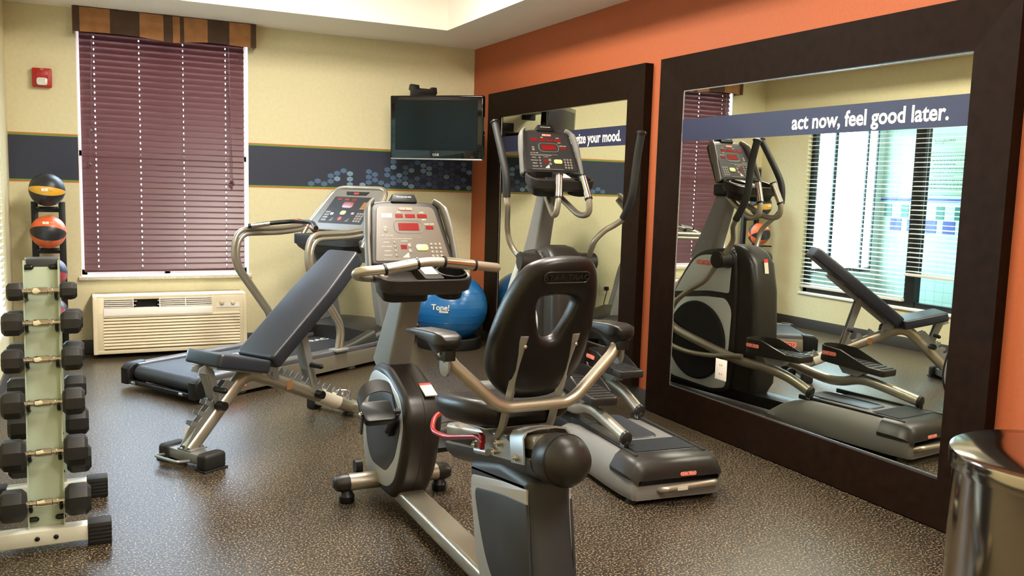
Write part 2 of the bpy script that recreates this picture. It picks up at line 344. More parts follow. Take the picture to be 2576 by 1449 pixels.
# ------------------------------------------------------------------ back window with mahogany blind and valance
w = B()
w.box(BX0, BX0 + 0.004, 0.002, 0.16, BZ0, BZ1); w.box(BX1 - 0.004, BX1, 0.002, 0.16, BZ0, BZ1)
for a in ((BX0, BX0 + 0.04), (BX1 - 0.04, BX1), ((BX0 + BX1) / 2 - 0.02, (BX0 + BX1) / 2 + 0.02)): w.box(a[0], a[1], 0.10, 0.15, BZ0 + 0.03, BZ1)
w.box(BX0, BX1, 0.10, 0.15, BZ0 + 0.03, BZ0 + 0.07); w.box(BX0, BX1, 0.10, 0.15, BZ1 - 0.04, BZ1); w.box(BX0, BX1, 0.10, 0.15, 1.5, 1.54)
wn = struct(w.done('window_1', 'white'))
B().box(BX0 + 0.03, BX1 - 0.03, 0.122, 0.128, BZ0 + 0.05, BZ1 - 0.03).done('pane', 'glass', wn)
B().box(BX0 - 0.02, BX1 + 0.02, -0.035, 0.16, BZ0 - 0.0, BZ0 + 0.028, 0.006).done('window_sill', 'marble', wn)

bl = thing('window_blind', 'closed mahogany slat blind in the back wall window', 'window blind', (0, 0, 0))
b = B(); x0, x1 = BX0 + 0.022, BX1 - 0.03; cords = (-3.075, -2.765, -2.451, -2.136)
nz = 40; ztop, zbot = 2.42, 0.665
for k in range(nz):
    z = zbot + (ztop - zbot) * k / (nz - 1); tilt = math.radians(66.5)
    mt = Matrix.Translation((0, 0.030, z)) @ Matrix.Rotation(tilt, 4, 'X'); th = 0.0014; h = 0.0254
    b.box(x0, x1, -h, -0.0075, -th, th, 0, mtx=mt); b.box(x0, x1, 0.0075, h, -th, th, 0, mtx=mt)
    e = [x0] + [q for c_ in cords for q in (c_ - 0.003, c_ + 0.003)] + [x1]
    for j in range(0, len(e), 2): b.box(e[j], e[j + 1], -0.0075, 0.0075, -th, th, 0, mtx=mt)
b.done('slats', 'slat', bl)
B().box(x0, x1, 0.005, 0.055, 2.425, 2.475, 0.004).done('head_rail', 'slat', bl)
B().box(x0, x1, 0.008, 0.052, 0.622, 0.642, 0.004).done('bottom_rail', 'slat', bl)
for c_ in cords:
    for yy in (0.006,): B().cyl((c_, yy, 0.64), (c_, yy, 2.43), 0.0011, n=5).done('ladder_cord', 'slat', bl)
b = B(); b.tube([(-2.115, -0.004, 2.42), (-2.105, -0.012, 1.9), (-2.098, -0.012, 1.36)], 0.0018, 5); b.tube([(-2.13, -0.002, 2.42), (-2.112, -0.008, 2.0), (-2.09, -0.014, 1.35)], 0.0018, 5)
b.ball((-2.1, -0.014, 1.34), 0.013, 0.01, 0.022, 10); b.ball((-2.088, -0.014, 1.32), 0.01, 0.009, 0.02, 10); b.done('lift_cord', 'slat', bl)
b = B(); b.tube([(-3.10, -0.004, 2.42), (-3.108, -0.01, 1.7)], 0.002, 5); b.ball((-3.108, -0.01, 1.68), 0.011, 0.01, 0.016, 10); b.tube([(-3.085, -0.004, 2.42), (-3.115, -0.01, 1.45)], 0.0015, 5); b.ball((-3.118, -0.01, 1.435), 0.01, 0.01, 0.014, 10); b.done('tilt_cord', 'slat', bl)

vl = thing('valance', 'gold and brown striped box valance over the mahogany blind', 'valance')
b = B(); xs = [(-3.21, 1), (-3.165, 0), (-2.965, 1), (-2.765, 0), (-2.60, 1), (-2.535, 0), (-2.485, 1), (-2.455, 0), (-2.285, 1), (-2.125, 0), (-1.965, 1), (-1.925, 1)]
def vb(x): return 2.386 - 0.022 * max(0, 1 - abs(x + 2.53) / 0.22) ** 1 - (0.004 * math.sin(x * 9))
def vy(x): return -0.125 - 0.022 * math.exp(-((x + 2.52) / 0.13) ** 2)
for (xa, k), (xb, _) in zip(xs, xs[1:]):
    b.mi = k; n = 5; ra = []
    for i in range(n + 1):
        x = xa + (xb - xa) * i / n; sl = 0.018 if (-2.62 < x < -2.44) else 0
        xt = x + (0.02 * (1 if x > -2.52 else -1) * 0 if sl else 0)
        ra.append([(xt, -0.125, 2.56), (x, -0.127 - (vy(x) + 0.125) * -0.4, 2.47), (x, vy(x), vb(x)), (x, vy(x) + 0.006, vb(x)), (x, -0.117, 2.47), (xt, -0.117, 2.56)])
    b.loft(ra)
for xa in (-3.21, -1.925):
    b.mi = 0; b.box(xa - 0.004, xa + 0.004, -0.125, -0.001, vb(xa), 2.56)
b.mi = 1; b.box(-3.21, -1.925, -0.12, -0.001, 2.552, 2.562)
b.done('fabric_front', ['gold', 'brown'], vl)

# exterior seen past the panes
struct(B().box(-14, 8, 0.6, 14, -0.3, -0.2).done('floor_outdoors', 'ground'))

# ------------------------------------------------------------------ window to the pool room, blinds
b = B(); xg = XL - 0.12
b.box(xg, xg + 0.06, WY0, WY0 + 0.045, WZ0 + 0.02, WZ1); b.box(xg, xg + 0.06, WY1 - 0.045, WY1, WZ0 + 0.02, WZ1); b.box(xg, xg + 0.06, WY0, WY1, WZ0 + 0.02, WZ0 + 0.07); b.box(xg, xg + 0.06, WY0, WY1, WZ1 - 0.05, WZ1)
b.box(xg - 0.01, xg + 0.07, -1.975, -1.87, WZ0 + 0.02, WZ1)
wn = struct(b.done('window_2', 'black_f'))
B().box(xg + 0.025, xg + 0.031, WY0 + 0.03, WY1 - 0.03, WZ0 + 0.05, WZ1 - 0.03).done('pane', 'glass', wn)
B().box(XL - 0.15, XL + 0.015, WY0, WY1, WZ0 - 0.0, WZ0 + 0.022, 0.004).done('window_sill', 'white', wn)
def white_blind(ya, yb, zb, label, tilt):
    t = thing('venetian_blind', label, 'window blind', (XL - 0.025, 0, 0), 0, 'white blinds on the pool window')
    b = B(); z = zb + 0.03; stack = int((zb - 0.40) / 0.005 / 2) if zb > 0.5 else 0
    while z < WZ1 - 0.05:
        mt = Matrix.Translation((0, 0, z)) @ Matrix.Rotation(tilt + 0.06 * math.sin(z * 31), 4, 'Y')
        b.box(-0.024, 0.024, ya + 0.008, yb - 0.008, -0.0012, 0.0012, 0, mtx=mt); z += 0.0425
    b.done('slats', 'white_slat', t)
    B().box(-0.026, 0.026, ya + 0.005, yb - 0.005, zb - 0.014, zb + 0.012, 0.004).done('bottom_rail', 'ptac_w', t)
    B().box(-0.026, 0.026, ya + 0.005, yb - 0.005, WZ1 - 0.045, WZ1 - 0.001, 0.003).done('head_rail', 'white', t)
    for k in (0.12, 0.5, 0.88):
        y = ya + (yb - ya) * k
        for xx in (-0.026, 0.026): B().cyl((xx, y, zb), (xx, y, WZ1 - 0.03), 0.0009, n=4).done('ladder_cord', 'white', t)
white_blind(-1.885, WY1, 0.435, 'white slat blind hanging to the sill on the pool window, beside the medicine balls', 0.10)
white_blind(WY0, -1.89, 0.675, 'white slat blind pulled partly up on the pool window, behind the dumbbell rack', 0.10)

# the pool room behind the glass
PX = -5.57
struct(B().box(PX - 0.1, XL - 0.15, -5.2, 0.2, -0.12, 0).done('floor', 'poolfloor'))
struct(B().box(PX - 0.1, XL - 0.15, -5.2, 0.2, 3.0, 3.1).done('ceiling', 'ceiling'))
struct(B().box(PX - 0.1, PX, -5.2, 0.2, 0, 3.0).done('wall_pool_far', 'tile'))
struct(B().box(PX - 0.1, XL - 0.15, -5.3, -5.2, 0, 3.0).done('wall_pool_near', 'tile'))
b = B(); px0, px1, pz0, pz1 = -5.47, -4.33, 0.48, 2.2
b.box(PX, px0, 0, 0.05, 0, 3); b.box(px1, XL - 0.15, 0, 0.05, 0, 3); b.box(px0, px1, 0, 0.05, 0, pz0); b.box(px0, px1, 0, 0.05, pz1, 3)
struct(b.done('wall_pool_outer', 'tile'))
b = B()
for a in ((px0, px0 + 0.02), (px1 - 0.03, px1), (-4.80, -4.755), (-5.31, -5.285)): b.box(a[0], a[1], 0.0, 0.03, pz0, pz1)
b.box(px0, px1, 0.0, 0.03, pz0, pz0 + 0.05); b.box(px0, px1, 0.0, 0.03, pz1 - 0.05, pz1)
wn = struct(b.done('window_3', 'black_f')); B().box(px0 + 0.02, px1 - 0.02, 0.014, 0.018, pz0 + 0.03, pz1 - 0.03).done('pane', 'glass', wn)
b = B(); b.mi = 1; b.box(PX, PX + 0.004, -5.2, 0, 1.335, 1.37)
y = -0.06; k = 0
while y > -5.0:
    b.mi = 0; 
    if k % 4 in (0, 2): b.box(PX, PX + 0.004, y - 0.10, y, 1.14, 1.29)
    b.mi = 1
    if k % 4 in (1, 3): b.box(PX, PX + 0.004, y - 0.13, y + 0.02, 0.985, 1.125)
    y -= 0.115; k += 1
struct(b.done('trim_3', ['tgreen', 'tblue']))
sg = thing('notice_board', 'pale green whirlpool notice on the tiled pool wall beyond the blinds', 'notice', (PX + 0.004, -0.80, 1.75))
B().box(0, 0.008, -0.34, 0.32, -0.34, 0.33, 0.003).done('panel', 'poster', sg)
b = B(); mt = basis((0.009, 0, 0.25), (0, 1, 0), (0, 0, 1)); b.text('Whirlpool', 0.062, mt, 0.0005)
rnd = random.Random(2)
for r in range(10):
    z = 0.13 - r * 0.044; y = 0.27 - rnd.random() * 0.02
    if r in (3, 6): y = 0.12
    end = -0.27 if r not in (3, 6) else -0.12
    while y > end:
        l = 0.012 + rnd.random() * 0.03; b.box(0.008, 0.0092, y - l, y, z - 0.006, z + 0.007); y -= l + 0.008
b.done('lettering', 'ink', sg)
sh = thing('garden_shrub', 'low green shrub outside the pool room window', 'shrub', (-4.05, 0.9, -0.2))
b = B(); rnd = random.Random(9)
for i in range(240):
    p = Vector((rnd.gauss(0, 0.25), rnd.gauss(0, 0.18), 0.35 + rnd.random() * 0.7)); d = Vector((rnd.gauss(0, 1), rnd.gauss(0, 1), rnd.gauss(0.4, 0.6))).normalized(); s_ = d.orthogonal().normalized() * 0.025
    b._f([b.bm.verts.new(p), b.bm.verts.new(p + d * 0.06 + s_), b.bm.verts.new(p + d * 0.13), b.bm.verts.new(p + d * 0.06 - s_)])
b.done('foliage', 'leafy', sh); B().cyl((0, 0, 0), (0, 0, 0.8), 0.02, n=8).done('stem', 'brown', sh)

# ------------------------------------------------------------------ framed mirrors on the orange wall
def mirror(name, label, y0, y1, z0, z1, iy0, iy1, iz0, iz1, yaw, text, ty, tx_end):
    """y0 > y1 : far and near outer edges; i.. the inner opening"""
    t = thing(name, label, 'mirror', (0, (y0 + y1) / 2, 0)); yc = (y0 + y1) / 2; D = 0.06
    def rail(nm, outer, inner):
        # four corner prism with mitred ends, front slightly bevelled inwards
        b = B(); P = outer + inner[::-1]
        f = [(-D if i < 2 else -D + 0.012, y - yc, z) for i, (y, z) in enumerate(P)]; k = [(-0.001, y - yc, z) for (y, z) in P]
        b.loft([k, f]); b.done(nm, 'frame', t, 25)
    O = [(y0, z0), (y1, z0), (y1, z1), (y0, z1)]; I = [(iy0, iz0), (iy1, iz0), (iy1, iz1), (iy0, iz1)]
    for i in range(4):
        j = (i + 1) % 4; rail('frame_rail', [O[i], O[j]], [I[i], I[j]])
    a = math.radians(yaw); mt = Matrix.Translation((-0.0315, 0, 0)) @ Matrix.Rotation(-a, 4, 'Z') 
    if yaw: mt = Matrix.Translation((-0.0315, 0, 0)) @ Matrix.Rotation(a, 4, 'Z')
    B().box(-0.002, 0.0, iy1 - 0.01 - yc, iy0 + 0.01 - yc, iz0 - 0.01, iz1 + 0.01, mtx=mt).done('glass', 'mirror', t)
    b = B(); e = 0.006
    for q in ((iy1, iy0, iz0, iz0 + e), (iy1, iy0, iz1 - e, iz1), (iy1, iy1 + e, iz0, iz1), (iy0 - e, iy0, iz0, iz1)): b.box(-0.004, -0.002, q[0] - yc, q[1] - yc, q[2], q[3], mtx=mt)
    b.done('bevel_edge', 'silver_lip', t)
    fl = B().box(-0.0035, -0.0021, iy1 - yc, iy0 - yc, 1.645, 1.771, mtx=mt).done('film_strip', 'film', t)
    b = B(); m = mt @ basis((-0.004, ty - yc, 1.704), (0, -1, 0), (0, 0, 1)); b.text(text, 0.098, m, 0.0004, 0.0022, sx=tx_end); b.done('slogan_lettering', 'white_txt', fl)
    return t
mirror('wall_mirror', 'large dark framed mirror reading act now feel good later', -2.925, -5.18, 0.006, 2.135, -3.145, -4.985, 0.205, 1.935, 0.8, 'act now, feel good later.', -4.448, 0.90)
mirror('wall_mirror', 'smaller dark framed mirror beside the corner, behind the elliptical trainer', -0.447, -2.765, 0.11, 2.135, -0.665, -2.56, 0.30, 1.935, 0.0, 'energize your mood.', -2.115, 0.90)

# outlet plate on the large mirror
t = thing('outlet_plate', 'white socket cover plate set in the lower left of the large mirror', 'outlet', (-0.036, -3.595, 0.387))
B().box(-0.006, 0, -0.047, 0.047, -0.058, 0.058, 0.003).done('cover', 'ptac_w', t)
b = B()
for z in (-0.025, 0.025):
    for y in (-0.008, 0.008): b.box(-0.0068, -0.006, y - 0.0015, y + 0.0015, z - 0.005, z + 0.005)
b.done('socket_slots', 'void', t)

# ------------------------------------------------------------------ television on its swivel arm
hd = math.radians(-(133 - 90))
t = thing('television', 'black flat television on a swivel arm in the corner', 'television', (-0.59, -0.63, 1.565), hd)
mt = Matrix.Rotation(math.radians(2), 4, 'X')
B().box(-0.40, 0.40, -0.02, 0.035, 0, 0.505, 0.01, 3, mt).done('housing', 'gloss', t)
B().box(-0.355, 0.355, -0.0225, -0.019, 0.07, 0.468, 0.001, 1, mt).done('screen', 'screen', t)
b = B(); b.box(-0.395, 0.395, -0.024, -0.012, -0.006, 0.006, 0.003, 2, mt); b.done('bottom_trim', 'steel', t)
b = B(); m = mt @ basis((0, -0.0222, 0.036), (1, 0, 0), (0, 0, 1)); b.text('LG', 0.026, m @ Matrix.Translation((0.012, 0, 0)), 0.0005, 0.0004)
b.tube([m @ Vector((-0.018 + 0.008 * math.cos(a), 0.008 * math.sin(a), 0)) for a in [i * PI / 6 for i in range(12)]], 0.0012, 5, closed=True); b.done('logo_lettering', 'label', t)
B().box(0.30, 0.33, -0.0225, -0.02, 0.02, 0.024, mtx=mt).done('power_light', 'red', t)
B().box(-0.12, 0.12, 0.035, 0.06, 0.12, 0.40, 0.01, 2, mt).done('mount_plate', 'black', t)
a_ = thing('television_mount', 'black swivel wall arm holding the television', 'bracket', (-0.40, -0.002, 1.82))
B().box(-0.06, 0.06, -0.03, 0, -0.12, 0.12, 0.005).done('wall_plate', 'black', a_)
B().tube([(0, -0.02, 0), (0.12, -0.26, 0), (-0.150, -0.586, 0.0)], 0.02, 8).done('arm', 'black', a_)
t = thing('cable_box_holder', 'black clip shelf sticking up behind the television top', 'bracket', (-0.62, -0.001, 2.06))
b = B(); b.prism([(-0.105, -0.04), (0.105, -0.04), (0.105, 0.04), (0.115, 0.05), (0.11, 0.10), (0.07, 0.10), (0.065, 0.085), (-0.04, 0.085), (-0.045, 0.11), (-0.11, 0.115), (-0.118, 0.075), (-0.105, 0.06)], 'xz', -0.40, -0.34, 0.004)
b.box(-0.05, 0.05, -0.345, 0, -0.035, -0.015, 0.003); b.box(-0.07, 0.07, -0.012, 0, -0.08, 0.03, 0.003); b.done('holder', 'black', t)

# fire alarm
t = thing('fire_alarm', 'red fire alarm strobe on the cream wall left of the window', 'alarm', (-3.418, 0, 2.045))
B().box(-0.063, 0.063, -0.045, 0, -0.068, 0.068, 0.010, 3).done('housing', 'alarm', t)
B().box(-0.04, 0.04, -0.049, -0.04, 0.0, 0.05, 0.006).done('horn_grille', 'alarm', t)
b = B(); b.prism(rrect(-0.036, 0.036, -0.055, 0.0, 0.02), 'xz', -0.066, -0.044, 0.006); b.done('strobe_lens', 'strobe', t)
b = B(); b.text('FIRE', 0.012, basis((0, -0.0462, 0.058), (1, 0, 0), (0, 0, 1)), 0.0004); b.done('lettering', 'print', t)

# ------------------------------------------------------------------ through-wall heating and cooling unit
t = thing('air_conditioner', 'beige through-wall air conditioner under the mahogany blind', 'air conditioner', (-3.128, -0.005, 0.035))
W, D, H = 1.10, 0.27, 0.43
b = B()
def fx(z): # front face leans back to the top a little
    return -D + 0.0 + max(0, z - 0.36) * 0.12
# casing built as a frame around the louvre opening
b.prism([(0, 0), (-D, 0.0), (-D, 0.31), (-D + 0.02, 0.40), (-D + 0.035, H), (0, H)], 'yz', 0, 0.03, 0.004)
b.prism([(0, 0), (-D, 0.0), (-D, 0.31), (-D + 0.02, 0.40), (-D + 0.035, H), (0, H)], 'yz', W - 0.03, W, 0.004)
b.box(0.02, W - 0.02, -D + 0.03, -D + 0.05, 0.0, 0.30); b.box(0.02, W - 0.02, -D + 0.001, -D + 0.03, 0.0, 0.028, 0.004)
b.box(0.02, W - 0.02, -D + 0.034, 0, H - 0.028, H, 0.004); b.box(0.02, W - 0.02, -0.02, 0, 0, H); b.box(0.02, 0.075, -D + 0.004, -D + 0.03, 0.02, 0.31, 0.004); b.box(W - 0.06, W - 0.02, -D + 0.004, -D + 0.03, 0.02, 0.31, 0.004)
b.prism([(-D + 0.003, 0.25), (-D + 0.022, 0.405), (-D + 0.04, H - 0.004), (-D + 0.06, H - 0.004), (-D + 0.05, 0.25)], 'yz', 0.02, 0.075, 0.003)
b.prism([(-D + 0.003, 0.25), (-D + 0.022, 0.405), (-D + 0.04, H - 0.004), (-D + 0.06, H - 0.004), (-D + 0.05, 0.25)], 'yz', 0.835, W - 0.02, 0.003)
b.done('casing', 'ptac', t)
b = B()
for k in range(11):
    z = 0.038 + k * 0.0235; b.prism([(-D + 0.0, z), (-D - 0.002, z + 0.004), (-D + 0.008, z + 0.019), (-D + 0.028, z + 0.0215), (-D + 0.028, z)], 'yz', 0.07, W - 0.055, 0)
b.done('intake_grille', 'ptac', t)
B().prism([(-D - 0.004, 0.285), (-D - 0.006, 0.30), (-D + 0.012, 0.342), (-D + 0.05, 0.342), (-D + 0.05, 0.285)], 'yz', 0.072, 0.84, 0.002).done('air_deflector_lip', 'ptac_w', t)
B().box(0.075, 0.835, -D + 0.075, -D + 0.09, 0.29, H - 0.03).done('outlet_cavity', 'void', t)
b = B()
for k in range(5):
    z = 0.345 + k * 0.0145; yy = -D + 0.012 + k * 0.003
    for xa, xb in ((0.075, 0.275), (0.46, 0.645), (0.645, 0.835)):
        b.prism([(yy, z), (yy + 0.001, z + 0.003), (yy + 0.03, z + 0.011), (yy + 0.03, z + 0.008)], 'yz', xa, xb, 0)
    if k in (1, 3): b.box(0.275, 0.29 + 0.004 * k, yy + 0.004, yy + 0.02, z, z + 0.003); b.box(0.445, 0.46, yy + 0.004, yy + 0.02, z, z + 0.003)
for xx in (0.275, 0.46, 0.645): b.prism([(-D + 0.008, 0.343), (-D + 0.028, 0.413), (-D + 0.05, 0.413), (-D + 0.05, 0.343)], 'yz', xx - 0.003, xx + 0.003)
b.done('louvres', 'ptac_w', t)
cp = B().prism([(-D + 0.008, 0.325), (-D + 0.026, 0.402), (-D + 0.04, 0.402), (-D + 0.03, 0.325)], 'yz', 0.87, 1.045, 0.002).done('control_panel', 'ptac_w', t)
for xx in (0.91, 0.995):
    m = basis((xx, -D + 0.014, 0.362), (1, 0, 0), (0, -0.2, 1)); m = basis((xx, -D + 0.0135, 0.36), (1, 0, 0), (0, 0.23, 1))
    b = B(); b.lathe([(0.02, 0), (0.0195, 0.003), (0.016, 0.0035), (0.014, 0.01), (0.012, 0.011)], 20, m); b.box(-0.014, 0.014, -0.003, 0.003, 0.004, 0.014, 0.001, mtx=m @ Matrix.Rotation(2.3 if xx < .95 else 0.2, 4, 'Z')); b.done('knob', 'ptac', cp)

# wall socket with plug behind the treadmill
t = thing('wall_socket', 'beige double wall socket low on the cream wall behind the treadmill', 'outlet', (-1.53, 0, 0.37))
B().box(-0.06, 0.06, -0.006, 0, -0.055, 0.055, 0.003).done('cover', 'ptac', t)
b = B()
for z in (-0.022, 0.022): b.box(-0.016, 0.016, -0.0075, -0.006, z - 0.014, z + 0.014, 0.0007)
b.done('socket_slots', 'ptac_w', t)
t = thing('power_cord', 'black power cord plugged in low behind the treadmill', 'cord', (-1.53, -0.009, 0.392))
B().box(-0.016, 0.016, -0.045, 0, -0.02, 0.016, 0.006).done('plug', 'cord', t)
B().tube(spline([(0, -0.04, 0.005), (0.02, -0.08, 0.02), (0.05, -0.10, -0.04), (0.08, -0.10, -0.18), (0.12, -0.13, -0.38), (0.18, -0.2, -0.376), (0.26, -0.26, -0.376)]), 0.0045, 7).done('cable', 'cord', t)

# ------------------------------------------------------------------ medicine balls on their rack
t = thing('ball_rack', 'black upright rack holding medicine balls against the back wall', 'rack', (-3.40, -0.14, 0))
for x in (-0.088, 0.088): B().box(x - 0.022, x + 0.022, -0.02, 0.02, 0.02, 1.155, 0.003).done('upright', 'black', t)
for z in (1.10, 0.80, 0.505, 0.215): 
    B().box(-0.07, 0.07, -0.015, 0.015, z - 0.02, z + 0.02, 0.003).done('cross_bar', 'black', t)
    for x in (-0.062, 0.062): B().tube([(x, 0.0, z + 0.012), (x, -0.27, z + 0.022)], 0.007, 8).done('prong', 'black', t)
for x in (-0.088, 0.088): B().box(x - 0.025, x + 0.025, -0.34, 0.10, 0.0, 0.035, 0.004).done('foot', 'black', t)
balls = [(1.243, 'black medicine ball with a yellow band on top of the rack', (30, 32, 36), (214, 158, 44), 1.75, 1, 0.50),
         (0.945, 'orange and black medicine ball, second from the top of the rack', (216, 96, 48), (34, 34, 38), -PI / 3, 3, 0.5),
         (0.650, 'red and blue-black medicine ball, third from the top of the rack', (40, 40, 62), (150, 44, 54), 0.9, 3, 0.5),
         (0.358, 'red medicine ball lowest on the rack', (168, 40, 44), (40, 36, 44), 0.1, 3, 0.5)]
for i, (z, lab, c1, c2, ph, nb, _) in enumerate(balls):
    m = ball_mat('medicine_ball_%d' % i, c1, c2, ph, nb) if nb != 1 else None
    if nb == 1:
        m = mat('medicine_ball_yellow', c1, 0.4, bump=(120, 0.25)); nt = m.node_tree; p = nt.nodes['Principled BSDF']
        tc = nt.nodes.new('ShaderNodeTexCoord'); sp = nt.nodes.new('ShaderNodeSeparateXYZ'); nt.links.new(tc.outputs['Object'], sp.inputs[0])
        at = nt.nodes.new('ShaderNodeMath'); at.operation = 'ARCTAN2'; nt.links.new(sp.outputs[2], at.inputs[0])
        ng = nt.nodes.new('ShaderNodeMath'); ng.operation = 'MULTIPLY'; ng.inputs[1].default_value = -1; nt.links.new(sp.outputs[1], ng.inputs[0]); nt.links.new(ng.outputs[0], at.inputs[1])
        ab = nt.nodes.new('ShaderNodeMath'); ab.operation = 'ABSOLUTE'; nt.links.new(at.outputs[0], ab.inputs[0])
        lt = nt.nodes.new('ShaderNodeMath'); lt.operation = 'LESS_THAN'; lt.inputs[1].default_value = 0.27; nt.links.new(ab.outputs[0], lt.inputs[0])
        mx = nt.nodes.new('ShaderNodeMix'); mx.data_type = 'RGBA'; mx.inputs[6].default_value = s2l(c1); mx.inputs[7].default_value = s2l(c2)
        nt.links.new(lt.outputs[0], mx.inputs[0]); nt.links.new(mx.outputs[2], p.inputs['Base Color'])
    t = thing('medicine_ball', lab, 'ball', (-3.40, -0.285, z), 0, 'medicine balls on the rack'); r = 0.117
    o = B().ball((0, 0, 0), r, n=40).done('shell', m, t); o.rotation_euler = (0.06, 0.10, 0)
    b = B(); el = (0.02, 0.62, 0.55, 0.4)[i]
    mm = Matrix.Rotation(-el, 4, 'X') @ basis((0, -r - 0.0004, 0), (1, 0, 0), (0, 0, 1))
    b.mi = 0; b.box(-0.032, 0.008, -0.010, 0.010, -0.001, 0.0012, mtx=mm); b.mi = 1; b.text(str((2, 4, 6, 8)[i]), 0.016, mm @ Matrix.Translation((-0.012, 0, 0.0016)), 0.0004)
    b.mi = 0; b.text('KG', 0.018, mm @ Matrix.Translation((0.03, 0, 0.001)), 0.0008); b.done('weight_label', ['print', 'ink'], t)
    if i == 1:
        b = B(); mm = Matrix.Rotation(0.60, 4, 'X') @ basis((0, -r - 0.0004, 0), (1, 0, 0), (0, 0, 1)); b.text('SPRI', 0.030, mm, 0.0012, 0.0006); b.done('lettering', 'gold', t)

# ------------------------------------------------------------------ exercise ball in the corner
t = thing('cushion_ring', 'black ring base under the blue exercise ball', 'stand', (-0.40, -0.52, 0))
B().lathe([(0.17, 0), (0.265, 0), (0.275, 0.02), (0.27, 0.085), (0.255, 0.095), (0.235, 0.09), (0.20, 0.045), (0.17, 0.02)], 48).done('ring', 'rubber', t)
t = thing('exercise_ball', 'blue exercise ball in the corner between the wall and the small mirror', 'ball', (-0.39, -0.50, 0.335))
B().ball((0, 0, 0), 0.315, 0.315, 0.298, 48).done('shell', 'bluew', t)
b = B()
for z in (-0.16, -0.10, -0.04, 0.02, 0.08, 0.14): 
    rr = 0.3155 * math.sqrt(1 - (z / 0.298) ** 2); b.tube([(rr * math.cos(2 * PI * i / 64), rr * math.sin(2 * PI * i / 64), z) for i in range(64)], 0.0012, 4, closed=True)
b.done('moulded_ribs', 'bluew', t)
b = B(); dv = Vector((-0.60, -0.80, 0.0)).normalized(); sd = Vector((0.80, -0.60, 0))
for txt, sz, dx, el in (('Tone!', 0.064, 0.0, 0.10), ('fitness', 0.030, 0.028, -0.005)):
    a = dx; n = (dv * math.cos(el) + Vector((0, 0, 1)) * math.sin(el)).normalized(); up = Vector((0, 0, 1)) - n * n.z
    m = basis(dv * 0 + Vector((n.x * 0.3145, n.y * 0.3145, n.z * 0.300)) + sd * dx, sd, up); b.text(txt, sz, m, 0.004, 0.001)
b.done('lettering', 'print', t)

# ------------------------------------------------------------------ trash can
t = thing('trash_can', 'brushed steel round trash can at the right edge beside the large mirror', 'trash can', (-0.93, -6.01, 0))
B().lathe([(0.262, 0.0), (0.268, 0.0), (0.268, 0.03), (0.258, 0.035)], 64).done('base_ring', 'rubber', t)
B().lathe([(0.20, 0.012), (0.258, 0.014), (0.258, 0.655), (0.25, 0.658), (0.2, 0.658)], 64).done('body', 'brush', t)
B().lathe([(0.262, 0.648), (0.268, 0.65), (0.270, 0.69), (0.268, 0.697), (0.255, 0.703), (0.15, 0.712), (0.01, 0.715)], 64).done('lid', 'brush', t)

# ------------------------------------------------------------------ dumbbell rack
t = thing('dumbbell_rack', 'pale A-shaped dumbbell rack on white cross feet beside the pool window', 'rack', (-3.325, -3.60, 0))
for y, l0, l1 in ((-0.27, -0.225, 0.213), (0.255, -0.225, 0.213)):
    f = B().box(l0 + 0.05, l1 - 0.065, y - 0.03, y + 0.03, 0.022, 0.078, 0.004).done('foot_bar', 'rackw', t)
    for s_, xa, xb in ((0, l0, l0 + 0.065), (1, l1 - 0.08, l1)):
        b = B(); b.box(xa, xb, y - 0.036, y + 0.036, 0.0, 0.085, 0.006)
        for k in range(5): b.box(xa + (0.004 if s_ else 0) , xb, y - 0.038, y + 0.038, 0.012 + k * 0.014, 0.018 + k * 0.014, 0.001)
        b.done('rubber_end_cap', 'rubber', f)
    b = B()
    for x in (-0.03, 0.03): b.ball((x, y - 0.03, 0.05), 0.009, 0.006, 0.009, 10)
    b.done('bolt', 'black', f)
def plate(sgn, nm):
    b = B()   # leaning channel: floor y offset -> top
    y0, y1, z0, z1 = sgn * 0.245, sgn * 0.045, 0.06, 1.03
    for xa, xb, dep in ((-0.057, 0.057, 0.004), (-0.059, -0.055, 0.03), (0.055, 0.059, 0.03)):
        P = []
        for (y, z) in ((y0, z0), (y1, z1)):
            P.append([(xa, y, z), (xb, y, z), (xb, y + sgn * dep * (1 if dep > 0.01 else -1), z), (xa, y + sgn * dep * (1 if dep > 0.01 else -1), z)])
        b.loft(P)
    return b.done(nm, 'rackp', t)
fp = plate(-1, 'front_plate'); rp = plate(1, 'rear_plate')
B().box(-0.05, 0.055, -0.05, 0.06, 0.985, 1.035, 0.004).done('top_cap', 'dkgrey', t)
for x, yy, z in ((-0.042, -0.052, 1.005), (0.042, -0.052, 1.005), (-0.042, -0.247, 0.105), (0.045, -0.247, 0.105)):
    B().tube([(x - 0.008, yy, z), (x + 0.008, yy, z)], 0.010, 8, dome=True).done('plate_bolt', 'black', t)
